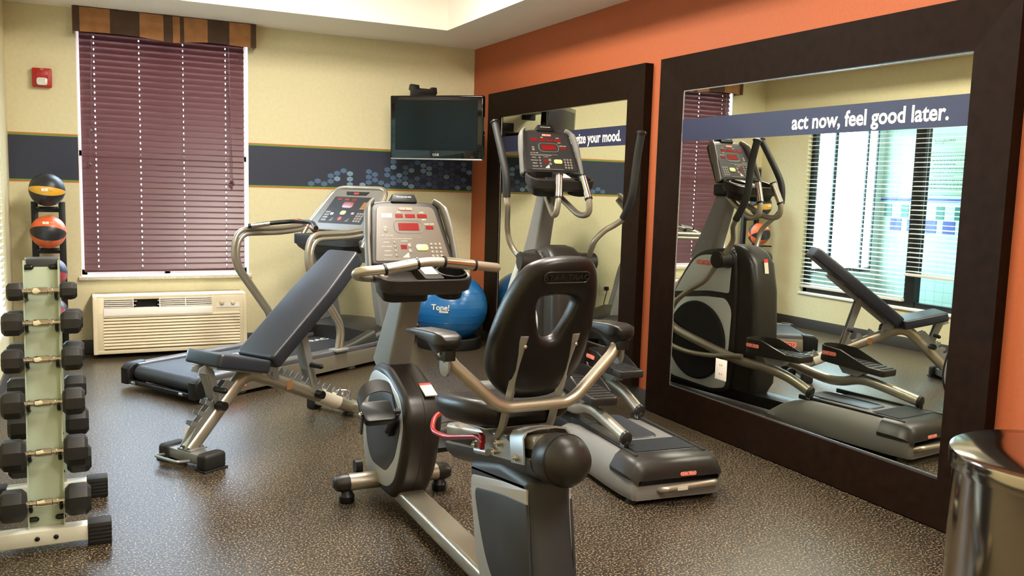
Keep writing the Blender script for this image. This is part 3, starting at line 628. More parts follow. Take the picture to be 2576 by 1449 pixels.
def dumbbell(loc, wd, dia, label, face=-1):
    o = thing('dumbbell', label, 'dumbbell', loc, 0, 'hex dumbbells on the A-shaped rack')
    b = B(); h = 0.065
    prof = [(0.0115, -h), (0.0115, -h + 0.012), (0.014, -h + 0.013), (0.014, -h + 0.022), (0.0115, -h + 0.024), (0.0115, -h + 0.034), (0.0145, -h + 0.036), (0.0145, -0.022), (0.0155, -0.02), (0.0158, 0.0), (0.0155, 0.02), (0.012, 0.022), (0.012, 0.03), (0.015, 0.031), (0.015, 0.037), (0.0115, 0.038), (0.0115, h)]
    b.lathe(prof, 14, Matrix.Rotation(PI / 2, 4, 'Y')); b.done('handle', 'chrome', o)
    for s_ in (-1, 1):
        b = B(); r = dia / 2; rings = []
        for x, k in ((0.0, 0.72), (wd * 0.16, 0.97), (wd * 0.25, 1.0), (wd * 0.75, 1.0), (wd * 0.86, 0.96), (wd, 0.70)):
            rings.append([(s_ * (h - 0.004 + x), r * k / math.cos(PI / 8) * math.cos(PI / 4 * i + PI / 8), r * k / math.cos(PI / 8) * math.sin(PI / 4 * i + PI / 8)) for i in range(8)])
        b.loft(rings)
        b.box(s_ * (h + wd * 0.28), s_ * (h + wd * 0.62), -r * 1.012, -r * 0.98, -r * 0.26, r * 0.26, 0) if s_ > 0 else b.box(s_ * (h + wd * 0.62), s_ * (h + wd * 0.28), -r * 1.012, -r * 0.98, -r * 0.26, r * 0.26, 0)
        b.done('head', 'rubber', o, 20)
    return o
zf = (0.922, 0.807, 0.676, 0.522, 0.347, 0.172)
wds = (0.050, 0.068, 0.070, 0.074, 0.080, 0.086); dias = (0.064, 0.082, 0.084, 0.094, 0.106, 0.108)
ordn = ('topmost', 'second from the top', 'third from the top', 'fourth from the top', 'fifth from the top', 'lowest and largest')
for i in range(6):
    yp = -3.60 - 0.245 + (zf[i] - 0.06) / 0.97 * 0.20
    dumbbell((-3.325, yp - 0.048, zf[i]), wds[i], dias[i], 'black rubber hex dumbbell, %s on the near side of the rack' % ordn[i])
    for x in (-0.048, 0.048):
        b = B(); b.tube([(x, yp + 3.60 - 0.001, zf[i] - 0.036), (x, yp + 3.60 - 0.045, zf[i] - 0.030), (x, yp + 3.60 - 0.068, zf[i] - 0.020), (x, yp + 3.60 - 0.073, zf[i] - 0.002)], 0.006, 6)
        b.done('cradle', 'black', t)
zr = (0.895, 0.775, 0.64, 0.49, 0.335, 0.165)
for i in range(6):
    yp = -3.60 + 0.245 - (zr[i] - 0.06) / 0.97 * 0.20
    dumbbell((-3.325, yp + 0.048, zr[i]), wds[i] + 0.006, dias[i] * 1.02, 'black rubber hex dumbbell, %s on the far side of the rack' % ordn[i])
    for x in (-0.048, 0.048):
        b = B(); b.tube([(x, yp + 3.60, zr[i] - 0.036), (x, yp + 3.60 + 0.045, zr[i] - 0.030), (x, yp + 3.60 + 0.07, zr[i] - 0.016)], 0.006, 6)
        b.done('cradle', 'black', t)

# ------------------------------------------------------------------ adjustable bench
R = math.radians
t = thing('weight_bench', 'adjustable weight bench with black pads and a silver frame', 'bench', (-2.74, -3.04, 0), -R(58.5))
# local x = right, y = towards the backrest end
tp = fillet([(0, -0.02, 0.07), (0, 0.325, 0.395), (0, 0.48, 0.335), (0, 1.12, 0.052)], [0, 0.16, 0.10, 0], 8)
B().tube(tp, 0.034, 16, rz=0.040).done('main_tube', 'alum', t)
f = B().box(-0.115, 0.115, -0.05, 0.035, 0.022, 0.072, 0.006).done('front_foot_bar', 'steel', t)
for s_ in (-1, 1):
    b = B(); b.box(s_ * 0.14 - 0.035, s_ * 0.14 + 0.035, -0.062, 0.062, 0, 0.082, 0.018, 3); b.box(s_ * 0.14 - 0.040, s_ * 0.14 + 0.040, -0.066, 0.066, 0, 0.008, 0.003); b.done('rubber_foot', 'rubber', f)
B().tube(fillet([(-0.125, -0.055, 0.035), (-0.118, -0.12, 0.045), (0.045, -0.12, 0.045), (0.052, -0.055, 0.035)], 0.02), 0.007, 8).done('lift_handle', 'steel', t)
b = B(); b.box(-0.05, 0.05, -0.045, 0.05, 0.072, 0.080, 0.002); 
for x in (-0.035, 0.035): b.cyl((x, 0.03, 0.08), (x, 0.03, 0.088), 0.008, n=6)
b.done('foot_plate', 'steel', t)
# toothed rack plate on the front leg
b = B(); P = [(-0.055, 0.085), (-0.03, 0.085), (0.24, 0.355), (0.19, 0.375)]
for k in range(4):
    s0 = 0.86 - k * 0.17; py, pz = -0.055 + 0.235 * s0, 0.10 + 0.255 * s0
    P += [(py - 0.005, pz + 0.01), (py - 0.038, pz + 0.022), (py - 0.045, pz + 0.004), (py - 0.02, pz - 0.012)]
b.prism(P, 'yz', -0.022, -0.018); b.prism(P, 'yz', 0.018, 0.022); b.done('front_tooth_plate', 'steel', t)
B().box(-0.0235, -0.0225, -0.02, 0.02, 0.11, 0.17, mtx=Matrix.Rotation(0, 4, 'X')).done('caution_label', 'label', t)
b = B(); P = [(0.49, 0.33), (0.49, 0.37)]
for k in range(7):
    a = (k + 0.5) / 7.0; y, z = 0.51 + a * 0.56, 0.362 - a * 0.252; P += [(y, z - 0.005), (y + 0.035, z + 0.030), (y + 0.043, z + 0.012), (y + 0.05, z - 0.028)]
P += [(1.11, 0.06), (1.07, 0.04)]
b.prism(P, 'yz', -0.024, -0.020); b.prism(P, 'yz', 0.020, 0.024); b.done('rear_tooth_plate', 'steel', t)
# seat support
b = B(); b.prism([(0.03, 0.46), (0.085, 0.475), (0.11, 0.43), (0.155, 0.27), (0.12, 0.255), (0.075, 0.42), (0.02, 0.44)], 'yz', -0.03, -0.024); b.prism([(0.03, 0.46), (0.085, 0.475), (0.11, 0.43), (0.155, 0.27), (0.12, 0.255), (0.075, 0.42), (0.02, 0.44)], 'yz', 0.024, 0.03)
b.prism([(0.062, 0.42), (0.10, 0.43), (0.148, 0.27), (0.128, 0.26)], 'yz', -0.026, 0.026, 0.002); b.done('seat_post', 'alum2', t)
B().tube([(-0.075, 0.135, 0.262), (0.075, 0.135, 0.262)], 0.022, 12).done('seat_pin_roller', 'black', t)
b = B(); b.tube([(0.02, 0.115, 0.345), (0.10, 0.115, 0.345)], 0.014, 12, dome=True); b.done('seat_pull_grip', 'black', t)
sm_ = Matrix.Translation((0, 0.222, 0.463)) @ Matrix.Rotation(-math.atan2(0.085, 0.34), 4, 'X')
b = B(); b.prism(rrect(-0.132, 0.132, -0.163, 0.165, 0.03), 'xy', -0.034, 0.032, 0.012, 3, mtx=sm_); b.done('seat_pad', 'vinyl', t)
B().box(-0.09, 0.09, -0.14, 0.15, -0.044, -0.033, 0.002, mtx=sm_).done('seat_frame', 'steel', t)
# back pad
ang = math.atan2(0.520, 0.665); bm_ = Matrix.Translation((0, 0.405, 0.432)) @ Matrix.Rotation(ang, 4, 'X')
b = B(); L = 0.825
ol = fillet([(-0.135, 0.0, 0), (0.135, 0.0, 0), (0.14, L * 0.6, 0), (0.115, L, 0), (-0.115, L, 0), (-0.14, L * 0.6, 0)], [0.03, 0.03, 0.02, 0.03, 0.03, 0.02], 4, True)
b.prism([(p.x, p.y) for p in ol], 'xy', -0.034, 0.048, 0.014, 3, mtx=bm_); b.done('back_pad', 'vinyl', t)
b = B(); b.box(-0.022, 0.022, 0.02, 0.62, -0.070, -0.034, 0.004, mtx=bm_); b.box(-0.09, 0.09, 0.05, 0.09, -0.044, -0.033, 0.002, mtx=bm_); b.box(-0.09, 0.09, 0.5, 0.54, -0.044, -0.033, 0.002, mtx=bm_); b.done('back_frame', 'alum2', t)
b = B()
for s_ in (-1, 1): b.prism([(0.43, 0.37), (0.475, 0.33), (0.515, 0.33), (0.505, 0.40), (0.455, 0.45), (0.42, 0.42)], 'yz', s_ * 0.034 - 0.003, s_ * 0.034 + 0.003)
b.cyl((-0.045, 0.475, 0.36), (0.045, 0.475, 0.36), 0.012, n=12); b.done('hinge_bracket', 'steel', t)
# backrest strut
b = B()
for s_ in (-1, 1): b.prism([(0.66, 0.585), (0.705, 0.59), (0.815, 0.19), (0.772, 0.18)], 'yz', s_ * 0.027 - 0.004, s_ * 0.027 + 0.004)
b.prism([(0.665, 0.545), (0.695, 0.55), (0.755, 0.35), (0.728, 0.34)], 'yz', -0.026, 0.026, 0.002); b.done('back_strut', 'alum2', t)
B().cyl((-0.045, 0.69, 0.59), (0.045, 0.69, 0.59), 0.016, n=12).done('strut_pivot', 'steel', t)
B().tube([(-0.075, 0.794, 0.195), (0.075, 0.794, 0.195)], 0.023, 12).done('strut_pin_roller', 'black', t)
b = B(); b.tube([(0.02, 0.748, 0.365), (0.105, 0.748, 0.365)], 0.014, 12, dome=True); b.done('strut_pull_grip', 'black', t)
# labels, clamp and rear stabiliser
B().box(0.0345, 0.0352, 0.57, 0.605, 0.258, 0.306).done('warning_label', 'gold', t)
b = B(); d = Vector((0, 1.12 - 0.48, 0.052 - 0.335)).normalized(); p0 = Vector((0, 0.84, 0.176)); b.tube([p0, p0 + d * 0.16], 0.0355, 20, rz=0.0415); b.done('white_sleeve_label', 'label', t)
b = B(); b.ball((0.0, 1.015, 0.145), 0.022, 0.018, 0.018, 14); b.tube(fillet([(-0.02, 1.00, 0.12), (-0.03, 0.995, 0.17), (0.03, 1.05, 0.17), (0.02, 1.05, 0.10)], 0.02), 0.004, 6); b.done('transport_clip', 'chrome', t)
f = B().box(-0.30, 0.30, 1.08, 1.14, 0.03, 0.085, 0.008).done('rear_foot_bar', 'alum', t)
for s_ in (-1, 1): B().box(s_ * 0.305 - 0.03, s_ * 0.305 + 0.03, 1.07, 1.15, 0, 0.09, 0.012).done('rubber_foot', 'rubber', f)
for s_ in (-1, 1): B().cyl((s_ * 0.09 - 0.02, 1.17, 0.032), (s_ * 0.09 + 0.02, 1.17, 0.032), 0.032, n=20).done('transport_wheel', 'black', t)

# ------------------------------------------------------------------ treadmill
t = thing('treadmill', 'grey and silver treadmill standing diagonally in front of the back wall', 'treadmill', (-2.76, -1.58, 0), -R(59.4))
for s_ in (-1, 1):
    b = B(); b.prism([(0.04, 0.022), (1.75, 0.035), (1.85, 0.10), (1.85, 0.145), (0.04, 0.128)], 'yz', s_ * 0.335 - 0.034, s_ * 0.335 + 0.034, 0.005); b.done('side_frame', 'alum', t)
    b = B(); b.prism([(0.03, 0.122), (1.35, 0.135), (1.6, 0.15), (1.6, 0.18), (1.35, 0.175), (0.03, 0.160)], 'yz', s_ * 0.322 - 0.045, s_ * 0.322 + 0.045, 0.010, 3); b.done('foot_rail', 'railp', t)
    b = B(); b.prism([(-0.035, 0.03), (0.09, 0.022), (0.10, 0.168), (0.0, 0.160), (-0.035, 0.13)], 'yz', s_ * 0.34 - 0.045, s_ * 0.34 + 0.04, 0.015, 3); b.done('rear_end_cap', 'black', t)
b = B(); b.box(-0.285, 0.285, 0.045, 1.68, 0.128, 0.150, 0.004); b.done('belt', 'belt', t)
b = B(); b.cyl((-0.28, 0.045, 0.098), (0.28, 0.045, 0.098), 0.051, n=28); b.done('rear_roller', 'belt', t)
B().box(-0.30, 0.30, -0.035, 0.0, 0.035, 0.060, 0.005).done('rear_guard', 'black', t)
b = B()
for s_ in (-1, 1): b.cyl((s_ * 0.24 - 0.015, -0.038, 0.05), (s_ * 0.24 + 0.015, -0.038, 0.05), 0.009, n=10)
b.done('adjusting_bolts', 'steel', t)
b = B(); b.text('STAR TRAC', 0.085, basis((-0.12, 0.66, 0.1502), (0, 1, 0), (-1, 0, 0)), 0.0004, 0.001, sx=1.1); b.text('STAR TRAC', 0.085, basis((-0.12, 1.3, 0.1502), (0, 1, 0), (-1, 0, 0)), 0.0004, 0.001, sx=1.1); b.done('belt_lettering', 'label', t)
badge(t, (0.3695, 0.25, 0.078), (0, 1, 0), (0, 0, 1), 0.21)
# motor hood: lofted cross sections along y
b = B(); S = []
for y, hw, zt in ((1.30, 0.345, 0.182), (1.42, 0.35, 0.215), (1.55, 0.355, 0.262), (1.72, 0.36, 0.292), (1.88, 0.355, 0.285), (1.99, 0.34, 0.24), (2.05, 0.31, 0.17)):
    inner = 0.285 if y < 1.5 else 0
    S.append([(-hw, y, 0.06), (-hw, y, zt * 0.72), (-hw + 0.03, y, zt * 0.93), (-hw + 0.08, y, zt), (0, y, zt + 0.012), (hw - 0.08, y, zt), (hw - 0.03, y, zt * 0.93), (hw, y, zt * 0.72), (hw, y, 0.06)])
S2 = []
for (y, hw, zt) in ((1.55, 0.355, 0.245), (1.62, 0.357, 0.275), (1.72, 0.36, 0.292), (1.88, 0.355, 0.285), (1.99, 0.34, 0.24), (2.05, 0.31, 0.17)):
    S2.append([(-hw, y, 0.06), (-hw, y, zt * 0.72), (-hw + 0.03, y, zt * 0.93), (-hw + 0.08, y, zt), (0, y, zt + 0.012), (hw - 0.08, y, zt), (hw - 0.03, y, zt * 0.93), (hw, y, zt * 0.72), (hw, y, 0.06)])
b.loft(S2)
for s_ in (-1, 1):
    b.loft([[(s_ * 0.36, y, 0.06), (s_ * 0.36, y, zt - 0.03), (s_ * 0.34, y, zt), (s_ * 0.285, y, zt), (s_ * 0.285, y, 0.06)] for y, zt in ((1.22, 0.178), (1.35, 0.20), (1.48, 0.235), (1.57, 0.26))])
b.done('motor_hood', 'char', t, 50)
for x in (-0.25, 0.25):
    for y in (0.35, 1.35): B().box(x * 1.25 - 0.02, x * 1.25 + 0.02, y - 0.03, y + 0.03, 0.0, 0.05, 0.006).done('levelling_foot', 'alum2', t)
    B().cyl((x * 1.25 - 0.015, 1.9, 0.035), (x * 1.25 + 0.015, 1.9, 0.035), 0.035, n=20).done('transport_wheel', 'black', t)
for s_ in (-1, 1):
    b = B(); P = [(1.70, 0.20), (1.86, 0.20), (1.80, 0.45), (1.76, 0.65), (1.68, 0.80), (1.56, 0.95), (1.44, 0.93), (1.54, 0.80), (1.60, 0.66), (1.64, 0.42)]
    b.prism([(p.x, p.y) for p in fillet([(a, c, 0) for a, c in P], 0.06, 4, True)], 'yz', s_ * 0.29 - 0.03, s_ * 0.29 + 0.03, 0.01); b.done('upright', 'alum2', t)
    b = B()
    for dz, dr in ((0.0, 0.0), (-0.034, 0.034)):
        if s_ > 0 or True:
            hp = [(s_ * 0.36, 1.16 - dz, 0.165), (s_ * 0.36, 1.19 - dz * 0.9, 0.33), (s_ * 0.375, 0.85 + dr, 0.76), (s_ * 0.37, 0.875 + dr, 1.0 + dz), (s_ * 0.35, 1.28, 1.0 + dz), (s_ * 0.34, 1.50, 1.02 + dz), (s_ * 0.31, 1.62, 1.08 + dz)]
            b.tube(fillet(hp, [0, 0.12, 0.14, 0.12, 0.08, 0.08, 0], 8), 0.0185, 12)
    b.done('handrail', 'alum', t)
    b = B(); b.box(s_ * 0.36 - 0.045, s_ * 0.36 + 0.045, 1.12, 1.24, 0.160, 0.182, 0.008); b.done('rail_socket', 'alum2', t)
# console
cm = Matrix.Translation((0, 1.50, 0.985)) @ Matrix.Rotation(math.atan2(0.34, 0.30), 4, 'X')
ol = [(p.x, p.y) for p in fillet([(-0.295, 0, 0), (0.295, 0, 0), (0.305, 0.12, 0), (0.25, 0.42, 0), (-0.25, 0.42, 0), (-0.305, 0.12, 0)], [0.05, 0.05, 0.06, 0.06, 0.06, 0.06], 5, True)]
b = B(); b.prism(ol, 'xy', -0.055, 0.012, 0.012, 3, mtx=cm); con = b.done('console', 'grey', t)
b = B(); b.prism([(p.x, p.y) for p in fillet([(-0.225, 0.07, 0), (0.225, 0.07, 0), (0.205, 0.335, 0), (-0.205, 0.335, 0)], 0.012, 3, True)], 'xy', 0.0121, 0.0142, mtx=cm); b.done('overlay', 'face_d', con)
b = B(); b.tube([cm @ Vector(p) for p in fillet([(-0.33, -0.12, -0.02), (-0.325, 0.06, 0), (-0.27, 0.44, 0), (0.27, 0.44, 0), (0.325, 0.06, 0), (0.33, -0.12, -0.02)], [0, 0.05, 0.10, 0.10, 0.05, 0], 8)], 0.0185, 12); b.done('console_frame_tube', 'alum', t)
def on_face(b, x0, x1, y0, y1, z=0.0142, h=0.0012, m=cm): b.box(x0, x1, y0, y1, z, z + h, 0, mtx=m)
b = B(); b.prism([(p.x, p.y) for p in fillet([(-0.075, 0.225, 0), (0.035, 0.225, 0), (0.035, 0.285, 0), (-0.075, 0.285, 0)], 0.025, 4, True)], 'xy', 0.0142, 0.0155, mtx=cm)
for x in (-0.16, -0.085, -0.01): on_face(b, x, x + 0.045, 0.298, 0.318)
on_face(b, -0.145, -0.115, 0.15, 0.172); on_face(b, 0.065, 0.095, 0.16, 0.182); b.done('display', 'display', con)
b = B(); b.prism([(p.x, p.y) for p in fillet([(-0.05, 0.155, 0), (0.005, 0.155, 0), (0.005, 0.195, 0), (-0.05, 0.195, 0)], 0.018, 4, True)], 'xy', 0.0142, 0.016, mtx=cm); b.done('start_button', 'start', con)
b = B(); b.prism([(-0.02 + 0.018 * math.cos(a), 0.115 + 0.018 * math.sin(a)) for a in [i * PI / 8 for i in range(16)]], 'xy', 0.0142, 0.0165, mtx=cm); b.done('stop_button', 'badge', con)
b = B()
for r in range(4):
    for c_ in range(3): on_face(b, 0.125 + c_ * 0.026, 0.145 + c_ * 0.026, 0.09 + r * 0.024, 0.108 + r * 0.024)
for r in range(4): on_face(b, -0.205, -0.155, 0.09 + r * 0.026, 0.107 + r * 0.026)
for x in (-0.12, 0.045): 
    for j in range(4): on_face(b, x + j * 0.008, x + j * 0.008 + 0.005, 0.09, 0.10 + j * 0.008)
b.done('keypad', 'keys', con)
b = B()
for j, cc in enumerate((0.0, 0.018, 0.036, 0.054)): on_face(b, 0.12 + j * 0.002, 0.165 - j * 0.003, 0.215 + cc, 0.215 + cc + 0.015)
b.done('heart_rate_scale', 'gold', con)
b = B(); b.prism([(p.x, p.y) for p in fillet([(-0.10, 0.355, 0), (0.10, 0.355, 0), (0.12, 0.388, 0), (-0.12, 0.388, 0)], 0.005, 3, True)], 'xy', 0.0121, 0.016, mtx=cm); b.done('fan_vent', 'black', con)
b = B(); on_face(b, -0.03, 0.02, 0.362, 0.378, 0.016); b.done('logo_plate', 'badge', con)
# tray with safety lanyard, under the console
b = B(); b.loft([[(x * k, y0 + (y - y0) * k, z) for x, y in rrect(-0.275, 0.275, 1.32, 1.62, 0.05)] for y0, k, z in ((1.5, 0.72, 0.83), (1.5, 0.9, 0.865), (1.5, 0.95, 0.885), (1.5, 1.0, 0.892), (1.5, 1.0, 0.955), (1.5, 0.985, 0.962))]); b.done('tray', 'dkgrey', t, 30)
b = B(); b.box(-0.20, 0.20, 1.36, 1.50, 0.955, 0.968, 0.006); b.done('tray_panel', 'black', t)
b = B(); b.box(0.06, 0.12, 1.37, 1.42, 0.968, 0.985, 0.006); b.box(-0.10, -0.06, 1.36, 1.38, 0.968, 0.975, 0.003); b.tube(spline([(0.09, 1.39, 0.985), (-0.02, 1.36, 0.99), (-0.10, 1.30, 1.03), (-0.12, 1.24, 1.06)]), 0.003, 6); b.ball((-0.12, 1.24, 1.072), 0.05, 0.02, 0.008, 14); b.done('safety_key', 'red', t)
gp = fillet([(-0.31, 0.98, 1.02), (-0.30, 1.06, 1.04), (-0.20, 1.20, 1.06), (0.0, 1.20, 1.06), (0.11, 1.11, 1.04), (0.13, 1.05, 1.02)], 0.05, 6)
gp = fillet([(-0.345, 0.97, 1.022), (-0.26, 1.12, 1.045), (-0.16, 1.235, 1.06), (0.03, 1.235, 1.06), (0.12, 1.17, 1.045), (0.19, 1.12, 1.028)], 0.05, 6)
gb = B().tube(gp, 0.016, 12).done('front_grip_bar', 'black', t)
B().tube([Vector((-0.335, 0.985, 1.0225)), Vector((-0.27, 1.10, 1.041))], 0.0185, 14).done('pulse_sensor', 'chrome', gb)
B().tube([Vector((0.10, 1.184, 1.048)), Vector((0.185, 1.123, 1.030))], 0.0185, 14).done('pulse_sensor', 'chrome', gb)
b = B(); b.prism([(1.66, 0.75), (1.72, 0.75), (1.70, 0.95), (1.60, 0.97)], 'yz', -0.28, 0.28, 0.01); b.done('crossbar', 'alum2', t)

# ------------------------------------------------------------------ console shared by the elliptical trainer and the bike
def cardio_console(t, F, face, screen_left):
    """F = bottom centre of the face, local x right, y away from the user"""
    cm = Matrix.Translation(F) @ Matrix.Rotation(math.radians(61), 4, 'X')      # local: x right, y up the face, z towards the user
    T = lambda p: cm @ Vector(p)
    ol = [(p.x, p.y) for p in fillet([(-0.185, -0.02, 0), (0.185, -0.02, 0), (0.15, 0.262, 0), (0.09, 0.275, 0), (-0.09, 0.275, 0), (-0.15, 0.262, 0)], [0.03, 0.03, 0.03, 0.05, 0.05, 0.03], 5, True)]
    con = B().prism(ol, 'xy', -0.055, 0.0, 0.016, 3, mtx=cm).done('console', 'char', t)
    for s_ in (-1, 1):
        b = B(); P = [(s_ * 0.186, -0.015, -0.012), (s_ * 0.180, 0.10, 0.004), (s_ * 0.163, 0.225, 0.010), (s_ * 0.135, 0.268, -0.004)]
        b.tube([T(p) for p in spline(P, 5)], [0.011] * 6 + [0.014] * 5 + [0.010] * 5, 10, rz=0.022, up=cm.to_3x3() @ Vector((0, 0, 1)), dome=True); b.done('side_rim', 'grey', con)
    fo = [(p.x, p.y) for p in fillet([(-0.158, 0.0, 0), (0.160, 0.0, 0), (0.122, 0.243, 0), (0.0, 0.250, 0), (-0.122, 0.243, 0)], [0.008, 0.008, 0.02, 0.1, 0.02], 4, True)]
    fp = B().prism(fo, 'xy', 0.0, 0.003, 0.001, 1, mtx=cm).done('overlay', face, con)
    def bx(b, x0, x1, y0, y1, z=0.003, h=0.0012): b.box(x0, x1, y0, y1, z, z + h, 0, mtx=cm)
    for x0, x1 in ((-0.048, -0.016), (-0.006, 0.036), (0.046, 0.088)): bx(bb := B(), x0, x1, 0.192, 0.209); bb.done('display', 'display', con)
    bx(bb := B(), -0.042, 0.045, 0.135, 0.168); bb.done('display', 'display', con)
    bx(bb := B(), 0.075, 0.108, 0.14, 0.156); bb.done('display', 'display', con); bx(bb := B(), -0.045, -0.02, 0.052, 0.070); bb.done('display', 'display', con)
    bb = B(); bx(bb, -0.107, -0.062, 0.192, 0.211); bb.done('display', 'display' if not screen_left else 'print', con)
    b = B(); rr = [T((0.0015 + 0.0 + x, 0.1515 + y, 0.003)) for x, y in rrect(-0.062, 0.062, -0.028, 0.028, 0.026)]; b.tube(rr, 0.0018, 5, closed=True); b.done('display_rim', 'grey', con)
    b = B(); b.prism(rrect(0.018, 0.071, 0.044, 0.072, 0.013), 'xy', 0.003, 0.006, 0.001, mtx=cm); b.done('start_button', 'start', con)
    def ring(b, x, y, r): b.lathe([(r, 0.003), (r, 0.0045), (r * 0.75, 0.005), (r * 0.7, 0.0042), (0.0005, 0.005)], 14, cm @ Matrix.Translation((x, y, 0)))
    for x, y, r_ in [(0.088 + c_ * 0.0185, 0.073 - r * 0.0175, 0.0068) for r in range(4) for c_ in range(3)] + [(-0.098, 0.135, 0.0085), (-0.006, 0.068, 0.009), (-0.006, 0.043, 0.009)] + [(-0.068, 0.082 - r * 0.019, 0.006) for r in range(4)]:
        b = B(); ring(b, x, y, r_); b.done('button', 'keys', con)
    b = B(); b.mi = 0
    def tx(s, size, x, y, al='CENTER'): b.text(s, size, cm @ Matrix.Translation((x, y, 0.0035)), 0.0003, 0.0, al)
    tx('RPM', 0.008, -0.032, 0.217); tx('LEVEL', 0.008, 0.067, 0.217); tx('METS', 0.008, 0.072, 0.184); tx('HEART RATE', 0.0075, 0.092, 0.164); tx('FAN', 0.008, -0.098, 0.150); tx('OFF - LOW  HIGH', 0.006, -0.095, 0.113)
    tx('1. Start Exercising or Press Quick Start or select a program', 0.0055, -0.125, 0.098, 'LEFT')
    for r, s in enumerate(('MANUAL', 'DUAL CIRCUIT', 'INTERVAL', 'ADVANCED')): tx(s, 0.0065, -0.103, 0.082 - r * 0.019)
    tx('2. Set Level', 0.006, -0.028, 0.088); tx('START', 0.009, 0.045, 0.058); tx('QUICK', 0.005, 0.045, 0.068)
    for j in range(6): bx(b, -0.042 + j * 0.0046, -0.0388 + j * 0.0046, 0.014, 0.018 + j * 0.0036)
    bx(b, -0.125, 0.07, 0.0065, 0.0072); bx(b, -0.125, 0.05, 0.1035, 0.1039)
    b.done('printed_lettering', 'print', con)
    u = cm.to_3x3(); badge(con, T((0.0, 0.2325, 0.0032)), u @ Vector((1, 0, 0)), u @ Vector((0, 1, 0)), 0.058, 'STAR TRAC')
    # fan hood on top
    fn = B(); fn.prism([(p.x, p.y) for p in fillet([(-0.058, 0.262, 0), (0.058, 0.262, 0), (0.048, 0.302, 0), (-0.048, 0.302, 0)], 0.010, 4, True)], 'xy', -0.045, 0.008, 0.005, 2, mtx=cm); fn = fn.done('fan_hood', 'black', con)
    b = B()
    for j in range(4): b.box(-0.032 + j * 0.0165, -0.0185 + j * 0.0165, 0.283, 0.287, 0.0082, 0.0095, mtx=cm)
    b.done('fan_slots', 'lgrey', fn)
    # accessory tray in front of the face
    y0 = 0.105; z1 = 0.0; W = 0.193
    TM = Matrix.Translation((F[0], F[1] - 0.195, F[2] - 0.060)) @ Matrix.Rotation(math.radians(15), 4, 'X')
    def ro(k, e): return [(x, y) for x, y in rrect(-W * k, W * k, -0.105 - e, 0.085, 0.07, 6)]
    b = B(); rings = []
    for k, e, z in ((0.86, -0.02, -0.066), (0.93, -0.008, -0.054), (0.97, 0.0, -0.046), (1.0, 0.0, -0.012), (0.99, 0.0, 0.0), (0.965, -0.006, 0.003), (0.93, -0.014, 0.0)):
        rings.append([TM @ Vector((x, y0 + y, z)) for x, y in ro(k, e)])
    b.loft(rings, True, False)
    inn = [TM @ Vector((x, y0 + y, -0.032)) for x, y in ro(0.90, -0.018)]; b.loft([rings[-1], inn], False, True)
    tr = b.done('accessory_tray', 'char', t, 30)
    b = B(); b.loft([[TM @ Vector((x, y0 + y, 0.002 - dz)) for x, y in rrect(-0.012, 0.066, -0.085, 0.082, 0.01, 3)] for dz in (0.034, 0.0)]); b.done('tray_bridge', 'char', tr)
    bb = B(); bb.lathe([(0.048, -0.100), (0.053, -0.098), (0.060, -0.03), (0.062, 0.004), (0.056, 0.005), (0.052, -0.085), (0.001, -0.088)], 28, TM @ Matrix.Translation((0.120, y0 - 0.012, 0))); bb.done('cup_holder', 'black', tr)
    bb = B(); bb.loft([[TM @ Vector((x, y0 + y, z)) for x, y in rrect(-0.175 * k, 0.02, -0.07 * k, 0.07 * k, 0.03)] for k, z in ((0.86, -0.104), (0.93, -0.099), (1.0, -0.045))]); bb.done('tray_underside', 'black', tr)
    bb = B(); bb.box(-0.028, 0.028, -0.042, 0.042, 0, 0.003, 0.001, mtx=TM @ Matrix.Translation((0.028, y0, 0.002))); bb.done('instruction_label', 'print', tr)
    return con

# ------------------------------------------------------------------ elliptical trainer
t = thing('elliptical_trainer', 'charcoal elliptical trainer with tall swing handles beside the mirrors', 'elliptical trainer', (-0.79, -3.5, 0), -R(5.2))
hw = 0.235
b = B(); S = []
for v, k, zt in ((-0.845, 0.86, 0.118), (-0.832, 0.93, 0.155), (-0.80, 0.95, 0.178), (-0.74, 1.0, 0.190), (-0.60, 1.02, 0.193), (-0.40, 1.02, 0.192), (-0.20, 1.02, 0.188), (-0.08, 1.0, 0.165), (0.02, 0.96, 0.12), (0.10, 0.90, 0.07)):
    h = hw * k; e = 0.045
    S.append([(-h, v, 0.024), (-h - 0.012, v, 0.055), (-h, v, zt * 0.62), (-h + e * 0.5, v, zt * 0.90), (-h + e, v, zt), (h - e, v, zt), (h - e * 0.5, v, zt * 0.90), (h, v, zt * 0.62), (h + 0.012, v, 0.055), (h, v, 0.024)])
b.loft(S); hood = b.done('rear_hood', 'grey', t, 40)
b = B(); S = []
for v, k, zt in ((-0.850, 0.84, 0.140), (-0.838, 0.93, 0.172), (-0.81, 0.99, 0.192), (-0.76, 1.02, 0.199), (-0.72, 1.03, 0.200), (-0.66, 1.03, 0.199)):
    h = hw * k; e = 0.048; z0 = 0.112
    S.append([(-h, v, z0), (-h - 0.004, v, zt * 0.66), (-h + e * 0.5, v, zt * 0.91), (-h + e, v, zt), (h - e, v, zt), (h - e * 0.5, v, zt * 0.91), (h + 0.004, v, zt * 0.66), (h, v, z0)])
b.loft(S); b.done('rear_cap', 'char', t, 40)
badge(t, (0.045, -0.8485, 0.128), (1, 0, 0), (0, 0.14, 1), 0.082)
b = B()
for s_ in (-1, 1): b.box(s_ * 0.172 - 0.008, s_ * 0.172 + 0.008, -0.77, -0.10, 0.180, 0.2035, 0.001)
b.done('roller_slot', 'void', t)
b = B(); b.box(-0.150, 0.155, -0.735, -0.575, 0.190, 0.2015, 0.004)
for k in range(16): b.box(-0.15, 0.15, -0.728 + k * 0.0105, -0.722 + k * 0.0105, 0.2025, 0.206, 0)
b.done('step_tread', 'dkgrey', t)
